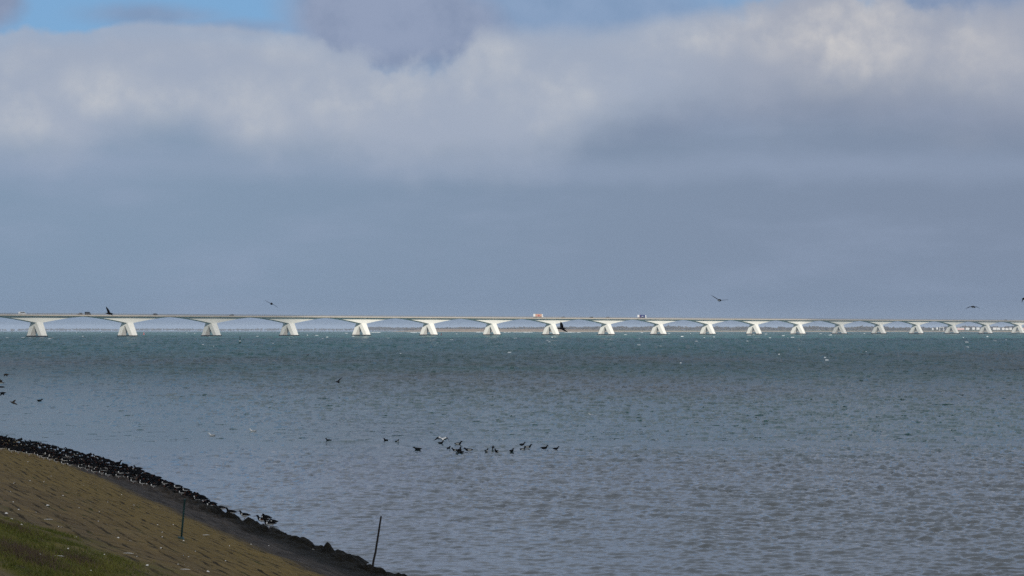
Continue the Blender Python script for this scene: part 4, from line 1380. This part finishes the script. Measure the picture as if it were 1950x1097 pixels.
# ------------------------------------------------------------------ unseen clouds added to shade bay and bridge (behind the camera, towards the sun)
def build_shade_clouds():
    def cmat(name, dens):
        m, nt, b = new_mat(name)
        nt.nodes.remove(b); out = nt.nodes['Material Output']
        tr = nt.nodes.new('ShaderNodeBsdfTranslucent'); tr.inputs['Color'].default_value = (.95, .95, .96, 1)
        df = nt.nodes.new('ShaderNodeBsdfDiffuse'); df.inputs['Color'].default_value = (.95, .95, .96, 1)
        tp = nt.nodes.new('ShaderNodeBsdfTransparent')
        a = nt.nodes.new('ShaderNodeMixShader'); a.inputs[0].default_value = .5
        nt.links.new(tr.outputs[0], a.inputs[1]); nt.links.new(df.outputs[0], a.inputs[2])
        mx = nt.nodes.new('ShaderNodeMixShader')
        f = noise(position(), 1 / 130.0, 4.0, .55)
        link(S.m('MULTIPLY_ADD', sstep(f, .3, .7), .4, dens - .2, clamp=True), mx.inputs[0])
        nt.links.new(tp.outputs[0], mx.inputs[1]); nt.links.new(a.outputs[0], mx.inputs[2])
        nt.links.new(mx.outputs[0], out.inputs['Surface'])
        return m
    HC = 1500.0
    off = Vector((TO_SUN.x, TO_SUN.y, 0)) / TO_SUN.z * HC
    def cloud(outline, mat, thick, seed):
        """outline: the edge of its shadow on the water, anticlockwise"""
        poly = [Vector((x, y, 0)) for x, y in outline]
        c = sum(poly, Vector()) / len(poly)
        # resample to many points
        ring = []
        n = len(poly); per = 40
        for i in range(n):
            for q in range(per):
                p = poly[i].lerp(poly[(i + 1) % n], q / per); ring.append(p)
        ring = [ring[i].lerp((ring[i - 8] + ring[(i + 8) % len(ring)]) / 2, .5) for i in range(len(ring))]
        M = len(ring); rr = [1.0, .985, .94, .85, .7, .5, .25, .02]
        top = []; bot = []
        for k in rr:
            hh = math.sqrt(max(0, 1 - k ** 6))
            for i, p in enumerate(ring):
                wob = 1 + .05 * (float(fbm(np.array(i / 9.0), np.array(seed * 1.7), seed, 3)) - .5) * (1 if k > .5 else 0)
                q = c + (p - c) * (k * wob)
                l = float(fbm(np.array(q.x / 160.0), np.array(q.y / 160.0), seed, 4))
                top.append((q.x + off.x, q.y + off.y, HC + thick * hh * (.35 + 1.1 * l)))
                bot.append((q.x + off.x, q.y + off.y, HC - thick * .25 * hh * (.4 + l)))
        V = top + bot; K = len(rr); fs = []
        for side in (0, 1):
            b0 = side * K * M
            for i in range(K - 1):
                for j in range(M):
                    a_, b_ = b0 + i * M + j, b0 + i * M + (j + 1) % M
                    f = (a_, b_, b_ + M, a_ + M); fs.append(f if side == 0 else f[::-1])
            fs.append(tuple(b0 + (K - 1) * M + j for j in range(M)) if side == 0 else tuple(b0 + (K - 1) * M + j for j in reversed(range(M))))
        for j in range(M): fs.append((j, K * M + j, K * M + (j + 1) % M, (j + 1) % M))
        mb = MB(); mb.add(V, fs, True)
        o = mb.build('cloud', mat)
        tag(o, kind='stuff', label='unseen cloud behind the camera, added to shade the bay', cat='cloud')
    dense = cmat('shade_cloud_dense', .66); thin = cmat('shade_cloud_thin', .32); thin2 = cmat('shade_cloud_veil', .17)
    cloud([(-900, -500), (1300, -500), (1300, 1150), (700, 1280), (300, 1180), (0, 1250), (-300, 1150), (-900, 1200)], dense, 260, 3)
    cloud([(-1100, 1500), (-420, 1560), (-215, 1850), (-178, 2110), (-260, 2300), (-1100, 2300)], thin, 120, 8)
    cloud([(330, 2770), (600, 2700), (1500, 2600), (1500, 3900), (500, 3900), (300, 3300)], thin2, 120, 12)


build_shade_clouds()


# ------------------------------------------------------------------ haze
def build_haze():
    mb = MB(); mb.box((0, 4600, -2.0), (30000, 28000, 54.0))
    m = bpy.data.materials.new('haze_air'); m.use_nodes = True
    nt = m.node_tree; nt.nodes.remove(nt.nodes['Principled BSDF'])
    v = nt.nodes.new('ShaderNodeVolumePrincipled'); v.inputs['Color'].default_value = (.60, .70, .84, 1); v.inputs['Density'].default_value = 9e-5
    nt.links.new(v.outputs[0], nt.nodes['Material Output'].inputs['Volume'])
    o = mb.build('haze', m)
    tag(o, kind='stuff', label='thin blue haze hanging over the bay', cat='haze')


build_haze()
